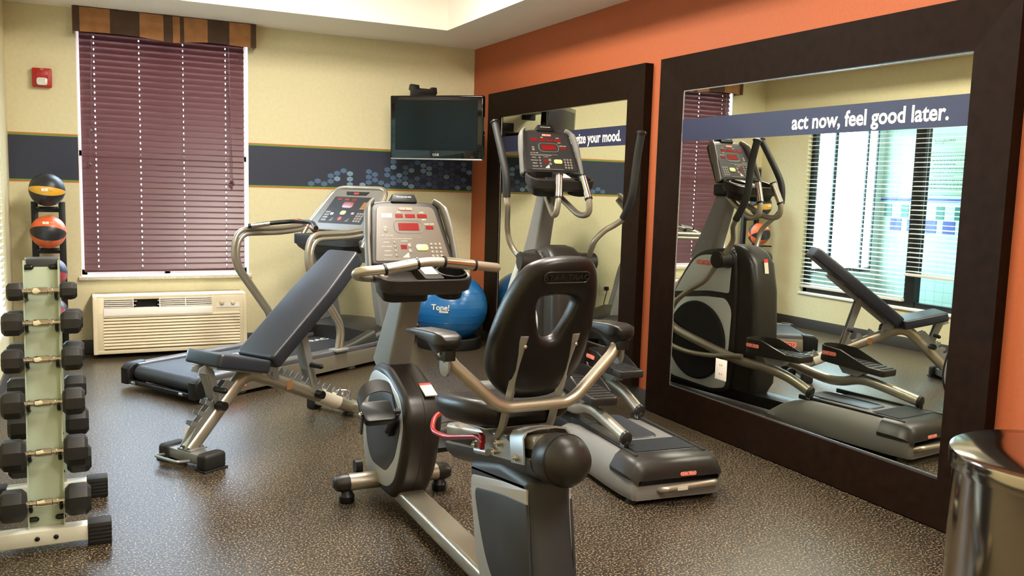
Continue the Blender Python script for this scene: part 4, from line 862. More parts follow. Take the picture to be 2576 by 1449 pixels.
b = B(); b.loft([[(0.012 + x * k, -0.30 + y * k, z) for x, y in rrect(-0.085, 0.085, -0.21, 0.21, 0.05)] for k, z in ((1.0, 0.1925), (0.97, 0.1985), (0.90, 0.1985), (0.84, 0.1945))]); b.done('top_dish', 'dkgrey', t)
B().tube(fillet([(-0.10, -0.83, 0.06), (-0.085, -0.875, 0.075), (0.17, -0.875, 0.085), (0.19, -0.83, 0.07)], 0.03), 0.014, 10).done('lift_bar', 'alum', t)
B().box(-0.03, 0.02, -0.8905, -0.889, 0.07, 0.086).done('bar_label', 'label', t)
b = B(); b.box(-0.20, 0.20, -0.80, 0.02, 0.012, 0.05, 0.01); b.box(-0.07, 0.07, -0.1, 1.25, 0.025, 0.10, 0.01); b.done('base_frame', 'black', t)
for x, y in ((-0.19, -0.78), (0.19, -0.78), (-0.2, 1.2), (0.2, 1.2)): B().cyl((x, y, 0), (x, y, 0.03), 0.028, 0.02, 16).done('levelling_foot', 'black', t)
B().box(-0.26, 0.26, 1.16, 1.25, 0.03, 0.10, 0.015).done('front_stabiliser', 'alum2', t)
# flywheel housing
P = fillet([(0.50, 0.09, 0), (0.47, 0.30, 0), (0.475, 0.80, 0), (0.50, 0.99, 0), (0.62, 1.005, 0), (0.84, 0.975, 0), (0.98, 0.80, 0), (1.13, 0.50, 0), (1.16, 0.25, 0), (1.05, 0.07, 0), (0.62, 0.05, 0)], [0.03, 0.05, 0.05, 0.04, 0.03, 0.12, 0.1, 0.12, 0.12, 0.08, 0.05], 5, True)
B().prism([(p.x, p.y) for p in P], 'yz', -0.125, 0.125, 0.02, 3).done('flywheel_housing', 'char', t)
P = fillet([(0.53, 0.72, 0), (0.52, 0.97, 0), (0.83, 0.945, 0), (0.95, 0.79, 0), (1.02, 0.68, 0), (0.70, 0.72, 0)], [0.02, 0.03, 0.08, 0.05, 0.01, 0.05], 4, True)
Q = fillet([(0.52, 0.11, 0), (0.50, 0.62, 0), (0.56, 0.685, 0), (0.72, 0.68, 0), (1.03, 0.64, 0), (1.11, 0.48, 0), (1.14, 0.25, 0), (1.04, 0.10, 0), (0.63, 0.08, 0)], [0.03, 0.06, 0.03, 0.03, 0.05, 0.1, 0.1, 0.06, 0.05], 4, True)
for s_ in (-1, 1):
    B().prism([(p.x, p.y) for p in P], 'yz', s_ * 0.124, s_ * 0.131, 0.002).done('upper_side_panel', 'pgrey', t)
    B().prism([(p.x, p.y) for p in Q], 'yz', s_ * 0.124, s_ * 0.130, 0.002).done('lower_side_panel', 'pgrey', t)
    b = B(); b.lathe([(0.255, 0), (0.262, 0.012), (0.25, 0.024), (0.20, 0.028), (0.05, 0.030), (0.001, 0.030)], 48, basis((s_ * 0.128, 0.79, 0.38), (0, -s_ * 1.0, 0), (0, 0, 1), (s_, 0, 0))); b.done('crank_disc', 'void', t)
badge(t, (0.1315, 0.76, 0.90), (0, 1, 0), (0, 0, 1), 0.13)
badge(t, (-0.1315, 0.76, 0.90), (0, -1, 0), (0, 0, 1), 0.13)
# rear tower cover
b = B(); S = []
for z, v0, v1, h in ((0.10, 0.33, 0.52, 0.085), (0.16, 0.305, 0.53, 0.105), (0.40, 0.30, 0.53, 0.11), (0.75, 0.325, 0.54, 0.11), (0.92, 0.36, 0.56, 0.108), (0.985, 0.41, 0.59, 0.10), (1.02, 0.47, 0.61, 0.085), (1.03, 0.52, 0.60, 0.06)):
    e = min(0.05, (v1 - v0) / 2.2)
    S.append([(p.x, p.y, z) for p in fillet([(-h, v1, 0), (-h, v0, 0), (h, v0, 0), (h, v1, 0)], [0.01, e, e, 0.01], 5, True)])
b.loft(S); b.done('tower_cover', 'char', t, 50)
b = B(); b.mi = 0; mt = basis((0.0, 0.352, 0.90), (1, 0, 0), (0, 0.18, 1)); b.box(-0.017, 0.017, -0.04, 0.05, -0.001, 0.003, mtx=mt); b.mi = 1; b.box(-0.017, 0.017, 0.03, 0.051, 0.0, 0.0035, mtx=mt); b.done('warning_label', ['label', 'badge'], t)
b = B(); b.cyl((-0.225, 0.55, 0.935), (0.235, 0.55, 0.935), 0.052, n=28); b.cyl((-0.232, 0.55, 0.935), (-0.225, 0.55, 0.935), 0.046, n=28); b.cyl((0.235, 0.55, 0.935), (0.242, 0.55, 0.935), 0.046, n=28)
for x in (-0.135, 0.135): b.cyl((x - 0.006, 0.55, 0.935), (x + 0.006, 0.55, 0.935), 0.056, n=28)
b.done('pivot_tube', 'char', t)
b = B(); b.tube([(-0.11, 0.56, 0.955), (-0.05, 0.56, 0.975), (0.05, 0.56, 0.975), (0.11, 0.56, 0.955)], [0.045, 0.058, 0.058, 0.045], 20); b.done('pivot_bulge', 'char', t)
# mast
b = B(); S = []
for v, z, d, h in ((0.88, 0.90, 0.095, 0.055), (0.82, 1.06, 0.075, 0.050), (0.70, 1.36, 0.055, 0.045)):
    S.append([(p.x, v + p.y, z + p.y * 0.35) for p in fillet([(-h, -d, 0), (h, -d, 0), (h, d, 0), (-h, d, 0)], 0.025, 4, True)])
b.loft(S); mast = b.done('mast', 'grey', t, 40)
b = B()
for x in (-0.022, 0.022): b.ball((x, 0.765, 1.03), 0.006, 0.006, 0.006, 8)
for z in (1.03,):
    for v in (0.79, 0.85): b.ball((0.05, v, z), 0.005, 0.006, 0.006, 8)
b.done('screws', 'steel', mast)
cardio_console(t, (-0.012, 0.625, 1.455), 'face_d', False)
b = B(); b.box(-0.07, 0.07, 0.60, 0.78, 1.335, 1.42, 0.02, 3); b.done('console_neck', 'black', t)
for s_ in (-1, 1):
    b = B(); pp = [(s_ * 0.035, 0.68, 1.345), (s_ * 0.045, 0.62, 1.30), (s_ * 0.08, 0.44, 1.205), (s_ * 0.100, 0.35, 1.215), (s_ * 0.092, 0.345, 1.30), (s_ * 0.07, 0.40, 1.43)]
    fp_ = fillet(pp, [0, 0.04, 0.07, 0.05, 0.03, 0], 7); b.tube(fp_, 0.0175, 12); pb = b.done('pulse_bar', 'alum', t)
    p0, p1 = Vector((s_ * 0.0905, 0.350, 1.305)), Vector((s_ * 0.0705, 0.398, 1.425))
    B().tube([p0, p1], 0.0205, 16).done('pulse_sensor', 'chrome', pb); d = (p1 - p0).normalized()
    B().tube([p0 - d * 0.008, p0 + d * 0.002], 0.0225, 16).done('sensor_collar', 'black', pb); B().tube([p1 - d * 0.002, p1 + d * 0.006], 0.0225, 16).done('sensor_collar', 'black', pb)
# swing handles and lower links
HR = [(0.198, 0.55, 0.945), (0.192, 0.515, 0.985), (0.194, 0.462, 1.062), (0.235, 0.425, 1.122), (0.278, 0.388, 1.158), (0.306, 0.342, 1.198), (0.313, 0.285, 1.285), (0.314, 0.256, 1.36), (0.319, 0.236, 1.52), (0.320, 0.200, 1.665)]
HL = [(-0.195, 0.55, 0.945), (-0.222, 0.635, 0.985), (-0.255, 0.655, 1.05), (-0.275, 0.640, 1.13), (-0.312, 0.545, 1.235), (-0.322, 0.536, 1.296), (-0.326, 0.545, 1.41), (-0.328, 0.600, 1.513), (-0.329, 0.743, 1.717)]
LR = [(0.205, 0.55, 0.93), (0.215, 0.60, 0.86), (0.22, 0.66, 0.79), (0.222, 0.80, 0.71), (0.222, 0.93, 0.60), (0.222, 1.00, 0.42), (0.222, 1.0, 0.34)]
LL = [(-0.195, 0.55, 0.93), (-0.215, 0.592, 0.868), (-0.22, 0.587, 0.736), (-0.22, 0.545, 0.631), (-0.22, 0.541, 0.50), (-0.22, 0.541, 0.36)]
for Pth, Low, gi in ((HR, LR, 5), (HL, LL, 5)):
    h = B().tube(spline(Pth, 6), 0.0165, 12).done('swing_handle', 'alum', t)
    g = spline(Pth, 6)[gi * 6:]; B().tube(g, 0.0215, 14).done('foam_grip', 'rubber', h)
    e = Vector(Pth[-1]); d = (Vector(Pth[-1]) - Vector(Pth[-2])).normalized(); b = B(); b.tube([e - d * 0.004, e + d * 0.006], 0.027, 16); b.tube([e + d * 0.006, e + d * 0.012], [0.025, 0.019], 16); b.done('grip_end', 'black', h)
    b = B(); p0 = Vector(Pth[0]); b.tube([p0, p0 + (Vector(Pth[1]) - p0) * 0.6], 0.024, 14); b.done('handle_socket', 'char', h)
    B().tube(spline(Low, 6), 0.0175, 12).done('lower_link', 'alum', t)
RRail = [(0.17, 1.00, 0.46), (0.17, 0.924, 0.425), (0.17, 0.704, 0.375), (0.17, 0.483, 0.333), (0.17, 0.332, 0.315), (0.17, 0.174, 0.312), (0.172, -0.002, 0.288), (0.174, -0.172, 0.232)]
LRail = [(-0.17, 0.60, 0.30), (-0.17, 0.45, 0.325), (-0.17, 0.295, 0.304), (-0.17, 0.114, 0.268), (-0.168, -0.034, 0.250), (-0.166, -0.138, 0.258), (-0.163, -0.259, 0.290), (-0.160, -0.380, 0.285), (-0.158, -0.640, 0.243)]
for Pth, x in ((RRail, 0.17), (LRail, -0.17)):
    r_ = B().tube(spline(Pth, 6), 0.026, 14, rz=0.030).done('pedal_rail', 'alum', t)
    e = Vector(Pth[-1]); d = (e - Vector(Pth[-2])).normalized()
    b = B(); b.tube([e - d * 0.004, e + d * 0.012, e + d * 0.020], [0.029, 0.027, 0.016], 16, rz=0.036); b.ball((e.x, e.y - 0.002, e.z - 0.022), 0.018, 0.02, 0.024, 14); b.done('rail_end_cap', 'char', r_)
    b = B(); b.box(e.x - 0.016, e.x - 0.012, e.y - 0.012, e.y + 0.022, 0.190, e.z - 0.012, 0.001); b.box(e.x + 0.010, e.x + 0.014, e.y - 0.012, e.y + 0.012, 0.190, e.z - 0.012, 0.001); b.done('wheel_bracket', 'steel', r_)
B().tube(spline([(0.222, 1.0, 0.345), (0.22, 0.885, 0.318), (0.215, 0.759, 0.306), (0.205, 0.582, 0.315), (0.20, 0.40, 0.345), (0.198, 0.33, 0.352)], 5), 0.016, 10).done('connecting_link', 'alum', t)
B().tube(spline([(-0.22, 0.541, 0.365), (-0.215, 0.40, 0.325), (-0.21, 0.25, 0.32), (-0.205, 0.12, 0.33)], 5), 0.016, 10).done('connecting_link', 'alum', t)
for (cx, y0, y1, zb, s_, tilt) in ((0.155, -0.135, 0.30, 0.405, 1, 0.02), (-0.165, -0.46, 0.0, 0.375, -1, -0.06)):
    pm = Matrix.Translation((cx, (y0 + y1) / 2, zb)) @ Matrix.Rotation(tilt * -1.0, 4, 'X'); L = (y1 - y0) / 2; W2 = 0.075
    foot = [(p.x, p.y) for p in fillet([(-W2 * 0.9, -L * 0.95, 0), (W2 * 0.9, -L * 0.95, 0), (W2, 0, 0), (W2 * 0.95, L, 0), (-W2 * 0.95, L, 0), (-W2, 0, 0)], [0.025, 0.025, 0.02, 0.06, 0.06, 0.02], 5, True)]
    b = B(); b.prism(foot, 'xy', -0.02, 0.02, 0.008, 3, mtx=pm); pd = b.done('pedal', 'char', t)
    b = B(); wall = [Vector((x, y, 0)) for x, y in foot if y > -L * 0.55]   # raised rim around the front
    wall = spline([(-W2 * 0.98, -L * 0.5, 0), (-W2 * 1.0, 0, 0), (-W2 * 0.93, L * 0.75, 0), (-W2 * 0.4, L * 0.99, 0), (W2 * 0.4, L * 0.99, 0), (W2 * 0.93, L * 0.75, 0), (W2 * 1.0, 0, 0), (W2 * 0.98, -L * 0.5, 0)], 5)
    S = []
    for p in wall:
        hgt = 0.018 + 0.058 * min(1, max(0, (p.y + L * 0.5) / (L * 0.8))); o = Vector((p.x, p.y, 0)); n_ = o.normalized() * 0.012
        S.append([pm @ Vector((p.x, p.y, 0.0)), pm @ Vector((p.x + n_.x * 0.4, p.y + n_.y * 0.4, hgt)), pm @ Vector((p.x - n_.x * 0.2, p.y - n_.y * 0.2, hgt + 0.003)), pm @ Vector((p.x - n_.x, p.y - n_.y, 0.0))])
    b.loft(S); b.done('pedal_rim', 'char', pd, 50)
    b = B()
    for k in range(9): b.box(-W2 * 0.75, W2 * 0.75, -L * 0.85 + k * L * 0.18, -L * 0.85 + k * L * 0.18 + 0.008, 0.02, 0.024, 0.001, mtx=pm)
    b.done('pedal_tread', 'dkgrey', pd)
    b = B(); b.prism([(-L * 0.4, -0.018), (L * 0.5, -0.018), (L * 0.3, -0.065), (-L * 0.15, -0.065)], 'yz', -0.035, 0.035, 0.005, mtx=pm); b.done('pedal_bracket', 'alum2', pd)
    badge(pd, pm @ Vector((-W2 - 0.004, L * 0.62, 0.040)), (0, -1, 0), (0, 0, 1), 0.10)
    badge(pd, pm @ Vector((W2 + 0.004, L * 0.62, 0.040)), (0, 1, 0), (0, 0, 1), 0.10)

# ------------------------------------------------------------------ recumbent bike
t = thing('recumbent_bike', 'recumbent exercise bike with a black contoured seat back in the foreground', 'exercise bike', (-1.99, -4.6, 0))
# front: shroud, stabiliser, mast
P = fillet([(0.86, 0.585, 0), (0.93, 0.52, 0), (1.0, 0.36, 0), (1.025, 0.20, 0), (0.97, 0.065, 0), (0.86, 0.04, 0), (0.60, 0.052, 0), (0.50, 0.165, 0), (0.44, 0.32, 0), (0.415, 0.44, 0), (0.455, 0.51, 0), (0.555, 0.555, 0), (0.70, 0.60, 0)], [0.05, 0.06, 0.1, 0.1, 0.06, 0.05, 0.05, 0.06, 0.1, 0.05, 0.05, 0.05, 0.05], 5, True)
B().prism([(p.x, p.y) for p in P], 'yz', -0.078, 0.078, 0.030, 4).done('drive_housing', 'char', t)
b = B(); b.tube([Vector((0.0, p.x, p.y)) + Vector((0.0, 0, 0)) for p in P], 0.0012, 4, closed=True); b.done('housing_seam', 'void', t)
so = fillet([(0.84, 0.560, 0), (0.915, 0.50, 0), (0.978, 0.32, 0), (0.992, 0.20, 0), (0.94, 0.085, 0), (0.84, 0.066, 0), (0.645, 0.095, 0), (0.56, 0.145, 0), (0.50, 0.26, 0), (0.455, 0.40, 0), (0.49, 0.50, 0), (0.66, 0.562, 0)], 0.05, 4, True)
si = fillet([(0.79, 0.525, 0), (0.915, 0.41, 0), (0.95, 0.29, 0), (0.915, 0.195, 0), (0.85, 0.148, 0), (0.66, 0.158, 0), (0.55, 0.245, 0), (0.478, 0.395, 0), (0.52, 0.478, 0), (0.665, 0.528, 0)], 0.04, 4, True)
for s_ in (-1, 1):
    B().prism([(p.x, p.y) for p in so], 'yz', s_ * 0.070, s_ * 0.0815, 0.004, 2).done('side_trim', 'lgrey', t)
    B().prism([(p.x, p.y) for p in si], 'yz', s_ * 0.072, s_ * 0.0835, 0.002, 2).done('side_panel', 'dkgrey', t)
b = B(); mt = basis((0.035, 0.492, 0.535), (1, 0, 0), (0, 0.95, 0.35)); b.mi = 0; b.box(-0.025, 0.025, -0.045, 0.03, -0.002, 0.003, mtx=mt); b.mi = 1; b.box(-0.025, 0.025, 0.028, 0.045, -0.002, 0.003, mtx=mt); b.done('warning_label', ['label', 'badge'], t)
f = B().tube([(-0.20, 0.80, 0.082), (0.20, 0.80, 0.082)], 0.044, 20, rz=0.036, up=(0, 0, 1)).done('front_stabiliser', 'alum', t)
for s_ in (-1, 1):
    B().tube([(s_ * 0.20, 0.80, 0.082), (s_ * 0.228, 0.80, 0.082), (s_ * 0.255, 0.80, 0.082), (s_ * 0.268, 0.80, 0.082)], [0.046, 0.047, 0.038, 0.016], 20, rz=0.038).done('end_cap', 'char', f)
    B().lathe([(0.030, 0), (0.033, 0.004), (0.033, 0.030), (0.028, 0.036), (0.020, 0.055)], 20, Matrix.Translation((s_ * 0.21, 0.79, 0))).done('levelling_foot', 'black', f)
B().tube([(-0.16, 0.85, 0.13), (-0.13, 0.85, 0.13)], 0.03, 18).done('transport_wheel', 'black', f)
b = B(); S = []
for v, z, d, h in ((0.86, 0.54, 0.10, 0.052), (0.80, 0.66, 0.085, 0.048), (0.655, 0.90, 0.062, 0.044), (0.61, 0.98, 0.055, 0.042)):
    S.append([(p.x, v + p.y, z + p.y * 0.5) for p in fillet([(-h, -d, 0), (h, -d, 0), (h, d, 0), (-h, d, 0)], 0.022, 4, True)])
b.loft(S); mast = b.done('mast', 'grey', t, 40)
b = B()
for x in (-0.02, 0.022): b.ball((x, 0.742, 0.615), 0.006, 0.006, 0.006, 8)
b.done('screws', 'steel', mast)
cardio_console(t, (0.0, 0.585, 1.045), 'face', True)
# handlebar in front of the console
hp = fillet([(-0.10, 0.56, 0.985), (-0.25, 0.52, 0.995), (-0.287, 0.43, 1.02), (-0.20, 0.405, 1.030), (-0.05, 0.40, 1.052), (0.0, 0.40, 1.056), (0.06, 0.40, 1.056), (0.20, 0.405, 1.040), (0.30, 0.43, 1.026), (0.27, 0.52, 0.995), (0.12, 0.56, 0.985)], [0, 0.06, 0.07, 0.04, 0.03, 0.03, 0.03, 0.04, 0.07, 0.05, 0], 6)
hp = fillet([(-0.14, 0.53, 0.985), (-0.26, 0.50, 0.995), (-0.285, 0.42, 1.022), (-0.17, 0.40, 1.032), (-0.02, 0.40, 1.058), (0.05, 0.40, 1.058), (0.17, 0.405, 1.044), (0.29, 0.42, 1.030)], [0, 0.05, 0.05, 0.04, 0.03, 0.03, 0.04, 0], 6)
hb = B().tube(hp, 0.0185, 14, dome=True).done('handlebar', 'alum', t)
for a_, c_ in (((-0.175, 0.401, 1.0315), (-0.055, 0.400, 1.0520)), ((0.06, 0.4005, 1.0566), (0.185, 0.4065, 1.0425))):
    p0, p1 = Vector(a_), Vector(c_); d = (p1 - p0).normalized()
    B().tube([p0, p1], 0.0215, 18).done('pulse_sensor', 'chrome', hb)
    B().tube([p0 - d * 0.008, p0 + d * 0.001], 0.0235, 18).done('sensor_collar', 'black', hb); B().tube([p1 - d * 0.001, p1 + d * 0.008], 0.0235, 18).done('sensor_collar', 'black', hb)
# cranks and pedals
ax = Vector((0, 0.57, 0.36)); cr = Vector((0, -0.135, 0.112))
for s_, k in ((-1, 1), (1, -1)):
    b = B(); e = ax + cr * k; x0 = s_ * 0.088
    b.cyl((s_ * 0.078, ax.y, ax.z), (s_ * 0.108, ax.y, ax.z), 0.024, n=20)
    b.tube([(s_ * 0.100, ax.y, ax.z), (s_ * 0.112, e.y, e.z)], [0.019, 0.015], 12); b.cyl((s_ * 0.10, e.y, e.z), (s_ * 0.145, e.y, e.z), 0.011, n=12); b.done('crank_arm', 'black', t)
    pm = Matrix.Translation((s_ * 0.19, e.y, e.z)) @ Matrix.Rotation(0.5, 4, 'X'); b = B()
    b.prism([(p.x, p.y) for p in fillet([(-0.06, -0.05, 0), (0.06, -0.05, 0), (0.065, 0.06, 0), (-0.065, 0.06, 0)], 0.02, 4, True)], 'xy', -0.018, 0.012, 0.006, mtx=pm); pd = b.done('pedal', 'black', t)
    b = B(); S = []
    pts = [(s_ * 0.068, 0.0, 0.0), (s_ * 0.080, 0.014, 0.048), (s_ * 0.052, 0.035, 0.088), (0.0, 0.042, 0.100), (-s_ * 0.050, 0.035, 0.080), (-s_ * 0.064, 0.01, 0.02)]
    for p in spline(pts, 5):
        S.append([pm @ Vector((p.x, p.y + dy, p.z + dz)) for dy, dz in ((-0.030, 0), (0.028, 0.008), (0.028, 0.012), (-0.030, 0.004))])
    b.loft(S); b.tube([pm @ Vector(p) for p in ((s_ * 0.062, -0.005, 0.0), (s_ * 0.060, -0.02, -0.075))], 0.006, 6, rz=0.016); b.done('pedal_strap', 'rubber', pd)
    b = B(); b.ball(pm @ Vector((s_ * 0.066, 0, 0.0)), 0.010, 0.014, 0.012, 10); b.done('strap_buckle', 'chrome', pd)
# main beam and rear post
b = B(); S = []
for v in (0.66, -0.62): S.append([(p.x, v, p.y) for p in fillet([(-0.055, 0.038, 0), (0.055, 0.038, 0), (0.055, 0.098, 0), (-0.055, 0.098, 0)], 0.018, 5, True)])
b.loft(S); b.done('main_beam', 'alum', t, 50)
P = fillet([(-0.175, 0.46, 0), (-0.185, 0.36, 0), (-0.235, 0.15, 0), (-0.30, 0.035, 0), (-0.68, 0.035, 0), (-0.665, 0.20, 0), (-0.615, 0.40, 0), (-0.60, 0.52, 0), (-0.40, 0.52, 0)], [0.02, 0.05, 0.1, 0.03, 0.03, 0.1, 0.1, 0.02, 0.02], 5, True)
B().prism([(p.x, p.y) for p in P], 'yz', -0.072, 0.072, 0.030, 4).done('rear_post', 'dkgrey', t)
po = fillet([(-0.205, 0.385, 0), (-0.205, 0.415, 0), (-0.262, 0.428, 0), (-0.424, 0.462, 0), (-0.595, 0.482, 0), (-0.585, 0.435, 0), (-0.40, 0.11, 0), (-0.30, 0.09, 0), (-0.245, 0.20, 0)], 0.025, 4, True)
po = fillet([(-0.205, 0.36, 0), (-0.203, 0.418, 0), (-0.424, 0.466, 0), (-0.597, 0.492, 0), (-0.597, 0.462, 0), (-0.635, 0.24, 0), (-0.645, 0.07, 0), (-0.315, 0.07, 0), (-0.255, 0.17, 0)], [0.05, 0.02, 0.05, 0.004, 0.004, 0.05, 0.02, 0.05, 0.06], 4, True)
pi_ = fillet([(-0.243, 0.36, 0), (-0.246, 0.387, 0), (-0.436, 0.428, 0), (-0.600, 0.450, 0), (-0.640, 0.24, 0), (-0.648, 0.13, 0), (-0.40, 0.13, 0), (-0.340, 0.18, 0), (-0.285, 0.265, 0)], [0.05, 0.015, 0.05, 0.004, 0.05, 0.01, 0.05, 0.06, 0.05], 4, True)
for s_ in (-1, 1):
    B().prism([(p.x, p.y) for p in po], 'yz', s_ * 0.066, s_ * 0.0745, 0.003, 2).done('post_trim', 'lgrey', t)
    B().prism([(p.x, p.y) for p in pi_], 'yz', s_ * 0.068, s_ * 0.0765, 0.002, 2).done('post_panel', 'dkgrey', t)
f = B().box(-0.26, 0.26, -0.66, -0.58, 0.03, 0.09, 0.018, 3).done('rear_stabiliser', 'alum', t)
for s_ in (-1, 1): B().box(s_ * 0.265 - 0.02, s_ * 0.265 + 0.02, -0.665, -0.575, 0.0, 0.095, 0.012).done('end_cap', 'char', f)
# seat rail fairing: lower trough with a round rear end
rail0, rail1 = Vector((0, 0.045, 0.455)), Vector((0, -0.71, 0.602)); d = (rail1 - rail0).normalized(); up = Vector((1, 0, 0)).cross(d); up = up if up.z > 0 else -up
def rail(vv): return rail0 + d * vv
Lr = (rail1 - rail0).length
b = B(); S = []; n = 15
for k, (s0, r) in enumerate(((-0.02, 0.035), (-0.015, 0.055), (0.0, 0.068), (0.03, 0.073), (Lr - 0.10, 0.074))):
    c_ = rail(s0); ring = [c_ + Vector((1, 0, 0)) * math.cos(a) * r * 1.0 + up * math.sin(a) * r * 0.92 for a in [PI + PI * i / n for i in range(n + 1)]]
    ring += [c_ + Vector((r * 0.80, 0, 0)) + up * 0.0, c_ + Vector((r * 0.80, 0, 0)) - up * 0.03, c_ + Vector((-r * 0.80, 0, 0)) - up * 0.03, c_ + Vector((-r * 0.80, 0, 0)) + up * 0.0]
    S.append(ring)
b.loft(S); b.done('rail_fairing', 'dkgrey', t, 40)
b = B(); rr = 0.086; S = []
for s0, r in ((Lr - 0.105, 0.066), (Lr - 0.095, 0.073), (Lr - 0.035, 0.075), (Lr - 0.005, 0.070), (Lr + 0.018, 0.058), (Lr + 0.034, 0.038), (Lr + 0.041, 0.012)):
    c_ = rail(s0); S.append([c_ + Vector((1, 0, 0)) * math.cos(a) * r + up * math.sin(a) * r for a in [2 * PI * i / 36 for i in range(36)]])
# scooped front edge of the rear cap
S[0] = [p + d * 0.0 for p in S[0]]
b.loft(S); b.done('rear_bulb', 'char', t, 40)
b = B(); c_ = rail(Lr - 0.02); b.tube([c_ + Vector((1, 0, 0)) * math.cos(a) * 0.0742 + up * math.sin(a) * 0.0742 for a in [2 * PI * i / 36 for i in range(36)]], 0.0011, 4, closed=True); b.done('bulb_seam', 'void', t)
b = B(); S = []
for s0 in (0.005, Lr - 0.095):
    c_ = rail(s0); S.append([c_ + Vector((p.x, 0, 0)) + up * p.y for p in fillet([(-0.060, 0.028, 0), (0.060, 0.028, 0), (0.060, 0.066, 0), (-0.060, 0.066, 0)], [0.004, 0.004, 0.03, 0.03], 5, True)])
b.loft(S)
S = []
for s0 in (0.008, Lr - 0.095):
    c_ = rail(s0); S.append([c_ + Vector((x, 0, 0)) + up * y for x, y in ((-0.066, -0.018), (0.066, -0.018), (0.066, 0.004), (-0.066, 0.004))])
b.loft(S); b.done('seat_rail', 'alum', t)
b = B(); S = []
for s0 in (0.02, Lr - 0.095):
    c_ = rail(s0); S.append([c_ + Vector((x, 0, 0)) + up * y for x, y in ((-0.055, -0.012), (0.055, -0.012), (0.055, 0.04), (-0.055, 0.04))])
b.loft(S); b.done('rail_core', 'void', t)
# seat carriage
cm2 = Matrix.Translation(rail(0.42)) @ Matrix((Vector((1, 0, 0)), -d, up)).transposed().to_4x4() if False else None
def RP(x, s0, h): return rail(s0) + Vector((x, 0, 0)) + up * h
b = B()
for s_ in (-1, 1):
    P = [(0.285, 0.012), (0.30, 0.055), (0.50, 0.060), (0.56, 0.04), (0.60, 0.012), (0.60, -0.012), (0.32, -0.006)]
    b.loft([[RP(s_ * 0.070, a, h) for a, h in P], [RP(s_ * 0.076, a, h) for a, h in P]])
S = []
for s0 in (0.555, 0.640): S.append([RP(x, s0, h) for x, h in ((-0.079, -0.015), (-0.079, 0.062), (-0.066, 0.080), (-0.03, 0.086), (0.03, 0.086), (0.066, 0.080), (0.079, 0.062), (0.079, -0.015), (0.074, -0.015), (0.074, 0.058), (0.062, 0.075), (0.03, 0.081), (-0.03, 0.081), (-0.062, 0.075), (-0.074, 0.058), (-0.074, -0.015))])
b.loft(S); b.done('seat_carriage', 'steel', t)
b = B()
for s_ in (-1, 1):
    for a, h in ((0.30, 0.018), (0.45, 0.010), (0.595, 0.004), (0.475, 0.036)):
        b.tube([RP(s_ * 0.076, a, h), RP(s_ * 0.088, a, h)], 0.011, 6); b.tube([RP(s_ * 0.088, a, h), RP(s_ * 0.094, a, h)], [0.007, 0.004], 8)
b.done('carriage_bolts', 'chrome', t)
for s_ in (-1, 1): B().tube([RP(s_ * 0.082, 0.31, 0.0), RP(s_ * 0.082, 0.40, 0.0)], 0.011, 10).done('lock_cylinder', 'steel', t)
# red seat release loop
lv = [(-0.098, -0.345, 0.565), (-0.100, -0.30, 0.572), (-0.125, -0.10, 0.518), (-0.138, 0.0, 0.515), (-0.10, 0.055, 0.560), (0.10, 0.055, 0.560), (0.138, 0.0, 0.515), (0.125, -0.10, 0.518), (0.100, -0.30, 0.572), (0.098, -0.345, 0.565)]
b = B(); b.tube(fillet(lv, 0.04, 6), 0.0085, 10)
for s_ in (-1, 1): b.prism([(-0.345, 0.585), (-0.325, 0.59), (-0.322, 0.545), (-0.34, 0.540)], 'yz', s_ * 0.098 - 0.008, s_ * 0.098 + 0.008, 0.003)
b.done('release_lever', 'red', t)
# seat pad
sp = Matrix.Translation((0, -0.275, 0.655)) @ Matrix.Rotation(-0.13, 4, 'X')
b = B(); S = []; base_o = [(p.x, p.y) for p in fillet([(-0.185, 0.165, 0), (0.185, 0.165, 0), (0.20, 0.0, 0), (0.165, -0.175, 0), (-0.165, -0.175, 0), (-0.20, 0.0, 0)], [0.09, 0.09, 0.1, 0.08, 0.08, 0.1], 6, True)]
for k, z in ((0.60, -0.048), (0.86, -0.044), (0.96, -0.028), (1.0, -0.002), (0.985, 0.018), (0.93, 0.032), (0.80, 0.036), (0.5, 0.026), (0.2, 0.02)):
    S.append([sp @ Vector((x * k, y * k, z + (0.018 * abs(x * k / 0.2) ** 2))) for x, y in base_o])
b.loft(S); b.done('seat_pad', 'foam', t, 60)
b = B(); b.box(-0.12, 0.12, -0.13, 0.10, 0.0, 0.006, 0.002, mtx=Matrix.Translation((0, -0.275, 0.604)) @ Matrix.Rotation(-0.13, 4, 'X') @ Matrix.Translation((0, 0, 0.0))); b.done('seat_plate', 'steel', t)
# frame straps that carry the seat back
for s_ in (-1, 1):
    b = B(); x = s_ * 0.082
    P = [(x, -0.255, 0.640), (x, -0.30, 0.600), (x, -0.385, 0.585), (x, -0.440, 0.625), (x, -0.468, 0.70), (x, -0.512, 0.80), (x, -0.576, 0.935)]
    b.tube(fillet(P, [0, 0.03, 0.05, 0.06, 0.05, 0.05, 0], 6), 0.0145, 4, rz=0.0085, up=(0, 1, 0.3)); st = b.done('back_strap', 'alum2', t)
    b = B()
    for v, z in ((-0.575, 0.905), (-0.490, 0.725)): b.ball((x, v - 0.004, z), 0.006, 0.005, 0.006, 10)
    b.done('strap_screws', 'chrome', st)
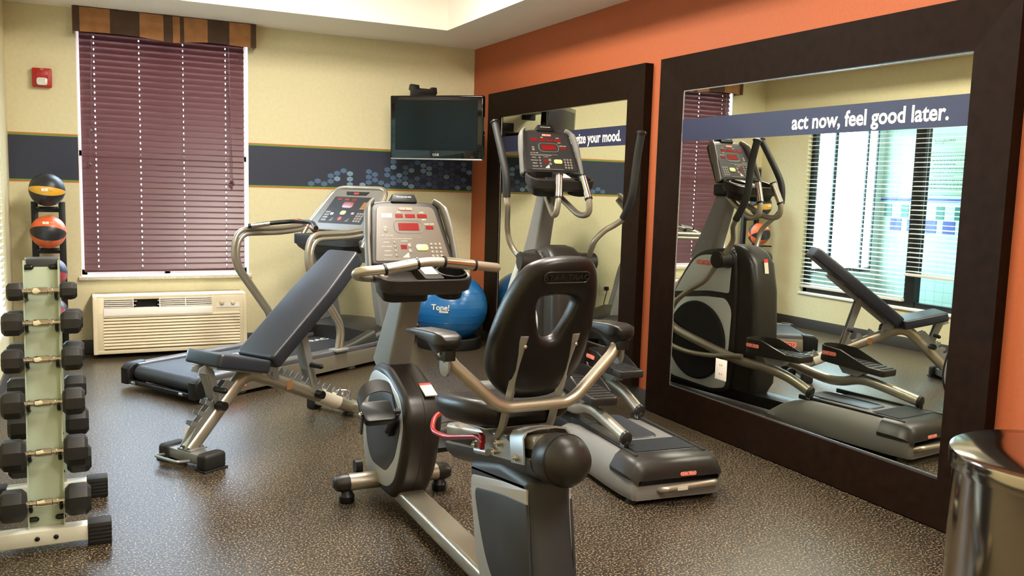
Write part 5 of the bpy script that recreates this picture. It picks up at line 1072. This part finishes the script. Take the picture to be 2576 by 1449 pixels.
# seat back with its opening
def half_w(z):
    T_ = [(0.725, 0.070), (0.745, 0.098), (0.78, 0.135), (0.82, 0.155), (0.88, 0.163), (0.94, 0.160), (1.0, 0.152), (1.05, 0.140), (1.09, 0.126), (1.125, 0.112), (1.147, 0.092), (1.157, 0.07)]
    for (a, p), (c_, q) in zip(T_, T_[1:]):
        if a <= z <= c_: return p + (q - p) * (z - a) / (c_ - a)
    return T_[0][1] if z < T_[0][0] else T_[-1][1]
outer = []
zs = [0.728, 0.745, 0.765, 0.79, 0.82, 0.86, 0.90, 0.94, 0.98, 1.02, 1.055, 1.085, 1.11, 1.13, 1.145, 1.155]
for z in zs: outer.append((half_w(z), z))
outer = [(x_, z_ + 0.008 * max(0, (z_ - 0.9) / 0.25)) for x_, z_ in outer]
outer += [(0.035, 1.167), (-0.035, 1.167)]
for z in zs[::-1]: outer.append((-half_w(z), z))
outer += [(-0.035, 0.722), (0.035, 0.722)]
hc = (0.0, 0.985); N = len(outer)
inner = []
for x, z in outer:
    a = math.atan2(z - 0.93, x); 
    hx_ = [(0.064, 1.030), (0.060, 1.045), (0.0, 1.052), (-0.060, 1.045), (-0.064, 1.030), (-0.050, 0.985), (-0.026, 0.935), (0.0, 0.918), (0.026, 0.935), (0.050, 0.985)]
    # radial hit on the rounded hole polygon from its centre
    best = None; dx, dz = x - 0, z - 0.995; L_ = math.hypot(dx, dz); dx /= L_; dz /= L_
    for (x1, z1), (x2, z2) in zip(hx_, hx_[1:] + hx_[:1]):
        ex, ez = x2 - x1, z2 - z1; den = dx * ez - dz * ex
        if abs(den) < 1e-9: continue
        tt = ((x1) * ez - (z1 - 0.995) * ex) / den; uu = ((x1) * dz - (z1 - 0.995) * dx) / den
        if tt > 0 and -1e-6 <= uu <= 1 + 1e-6: best = tt if best is None else min(best, tt)
    inner.append((dx * best, 0.995 + dz * best))
def lean(z): return -0.455 - (z - 0.73) * 0.42
b = B(); S = []
for (xo, zo), (xi, zi) in zip(outer, inner):
    ring = []; top = max(0, min(1, (zo - 1.06) / 0.06))
    prof = [(0.0, 0.0), (0.03, -0.026), (0.12, -0.040), (0.35, -0.046), (0.65, -0.046), (0.88, -0.038), (0.97, -0.022), (1.0, 0.0), (0.97, 0.024), (0.88, 0.036), (0.6, 0.030), (0.35, 0.028), (0.1, 0.022), (0.02, 0.012)]
    for k, dv in prof:
        x = xi + (xo - xi) * k; z = zi + (zo - zi) * k; side = abs(x) / 0.16
        ring.append((x, lean(z) + dv * (1.0) + 0.030 * side ** 2, z))
    S.append(ring)
S.append(S[0]); b.loft(S, False, False); sb = b.done('seat_back', 'foam', t, 60, sub=1)
yv = lean(1.105) - 0.0465
b = B(); mt = basis((0.0, yv + 0.0035, 1.108), (1, 0, 0), (0, -0.40, 1)); b.text('STAR TRAC', 0.024, mt, 0.004, 0.0005, sx=1.15)
b.tube([mt @ Vector((x, y, 0.002)) for x, y in rrect(-0.070, 0.070, -0.0165, 0.0165, 0.016)], 0.0024, 6, closed=True); b.done('moulded_lettering', 'char', sb)  # same foam as the seat back; lighter tone stands in for highlights
# arm rests on a bent tube
ap = fillet([(-0.292, -0.485, 0.885), (-0.262, -0.49, 0.845), (-0.135, -0.50, 0.728), (-0.10, -0.50, 0.712), (0.10, -0.50, 0.712), (0.135, -0.50, 0.728), (0.262, -0.49, 0.845), (0.292, -0.485, 0.885)], [0, 0.0, 0.05, 0.05, 0.05, 0.05, 0.0, 0], 6)
B().tube(ap, 0.0185, 14).done('arm_tube', 'alum', t)
for s_ in (-1, 1):
    b = B(); b.prism([(p.x, p.y) for p in fillet([(-0.525, 0.905, 0), (-0.455, 0.905, 0), (-0.450, 0.815, 0), (-0.515, 0.815, 0)], 0.03, 5, True)], 'yz', s_ * 0.287 - 0.004, s_ * 0.287 + 0.004, 0.001); b.done('arm_plate', 'steel', t)
    x = s_ * 0.287; b = B(); S = []
    for v, h, z0, z1 in ((-0.535, 0.020, 0.905, 0.925), (-0.525, 0.032, 0.895, 0.938), (-0.48, 0.036, 0.880, 0.942), (-0.40, 0.036, 0.900, 0.936), (-0.30, 0.034, 0.903, 0.926), (-0.235, 0.030, 0.900, 0.914), (-0.215, 0.016, 0.900, 0.908)):
        S.append([(x + p.x, v, p.y) for p in fillet([(-h, z0 + (z1 - z0) * 0.4, 0), (-h * 0.6, z0, 0), (h * 0.6, z0, 0), (h, z0 + (z1 - z0) * 0.4, 0), (h, z1, 0), (-h, z1, 0)], [0.003, 0.003, 0.003, 0.003, 0.008, 0.008], 3, True)])
    b.loft(S); b.done('arm_pad', 'foam', t, 50)
    b = B(); b.prism([(-0.525, 0.912), (-0.525, 0.865), (-0.465, 0.858), (-0.36, 0.905), (-0.26, 0.912)], 'yz', x - 0.017, x + 0.017, 0.005); pb = b.done('arm_bracket', 'black', t)
    B().cyl((x - 0.021, -0.485, 0.885), (x + 0.021, -0.485, 0.885), 0.009, n=14).done('pivot_bolt', 'chrome', pb)
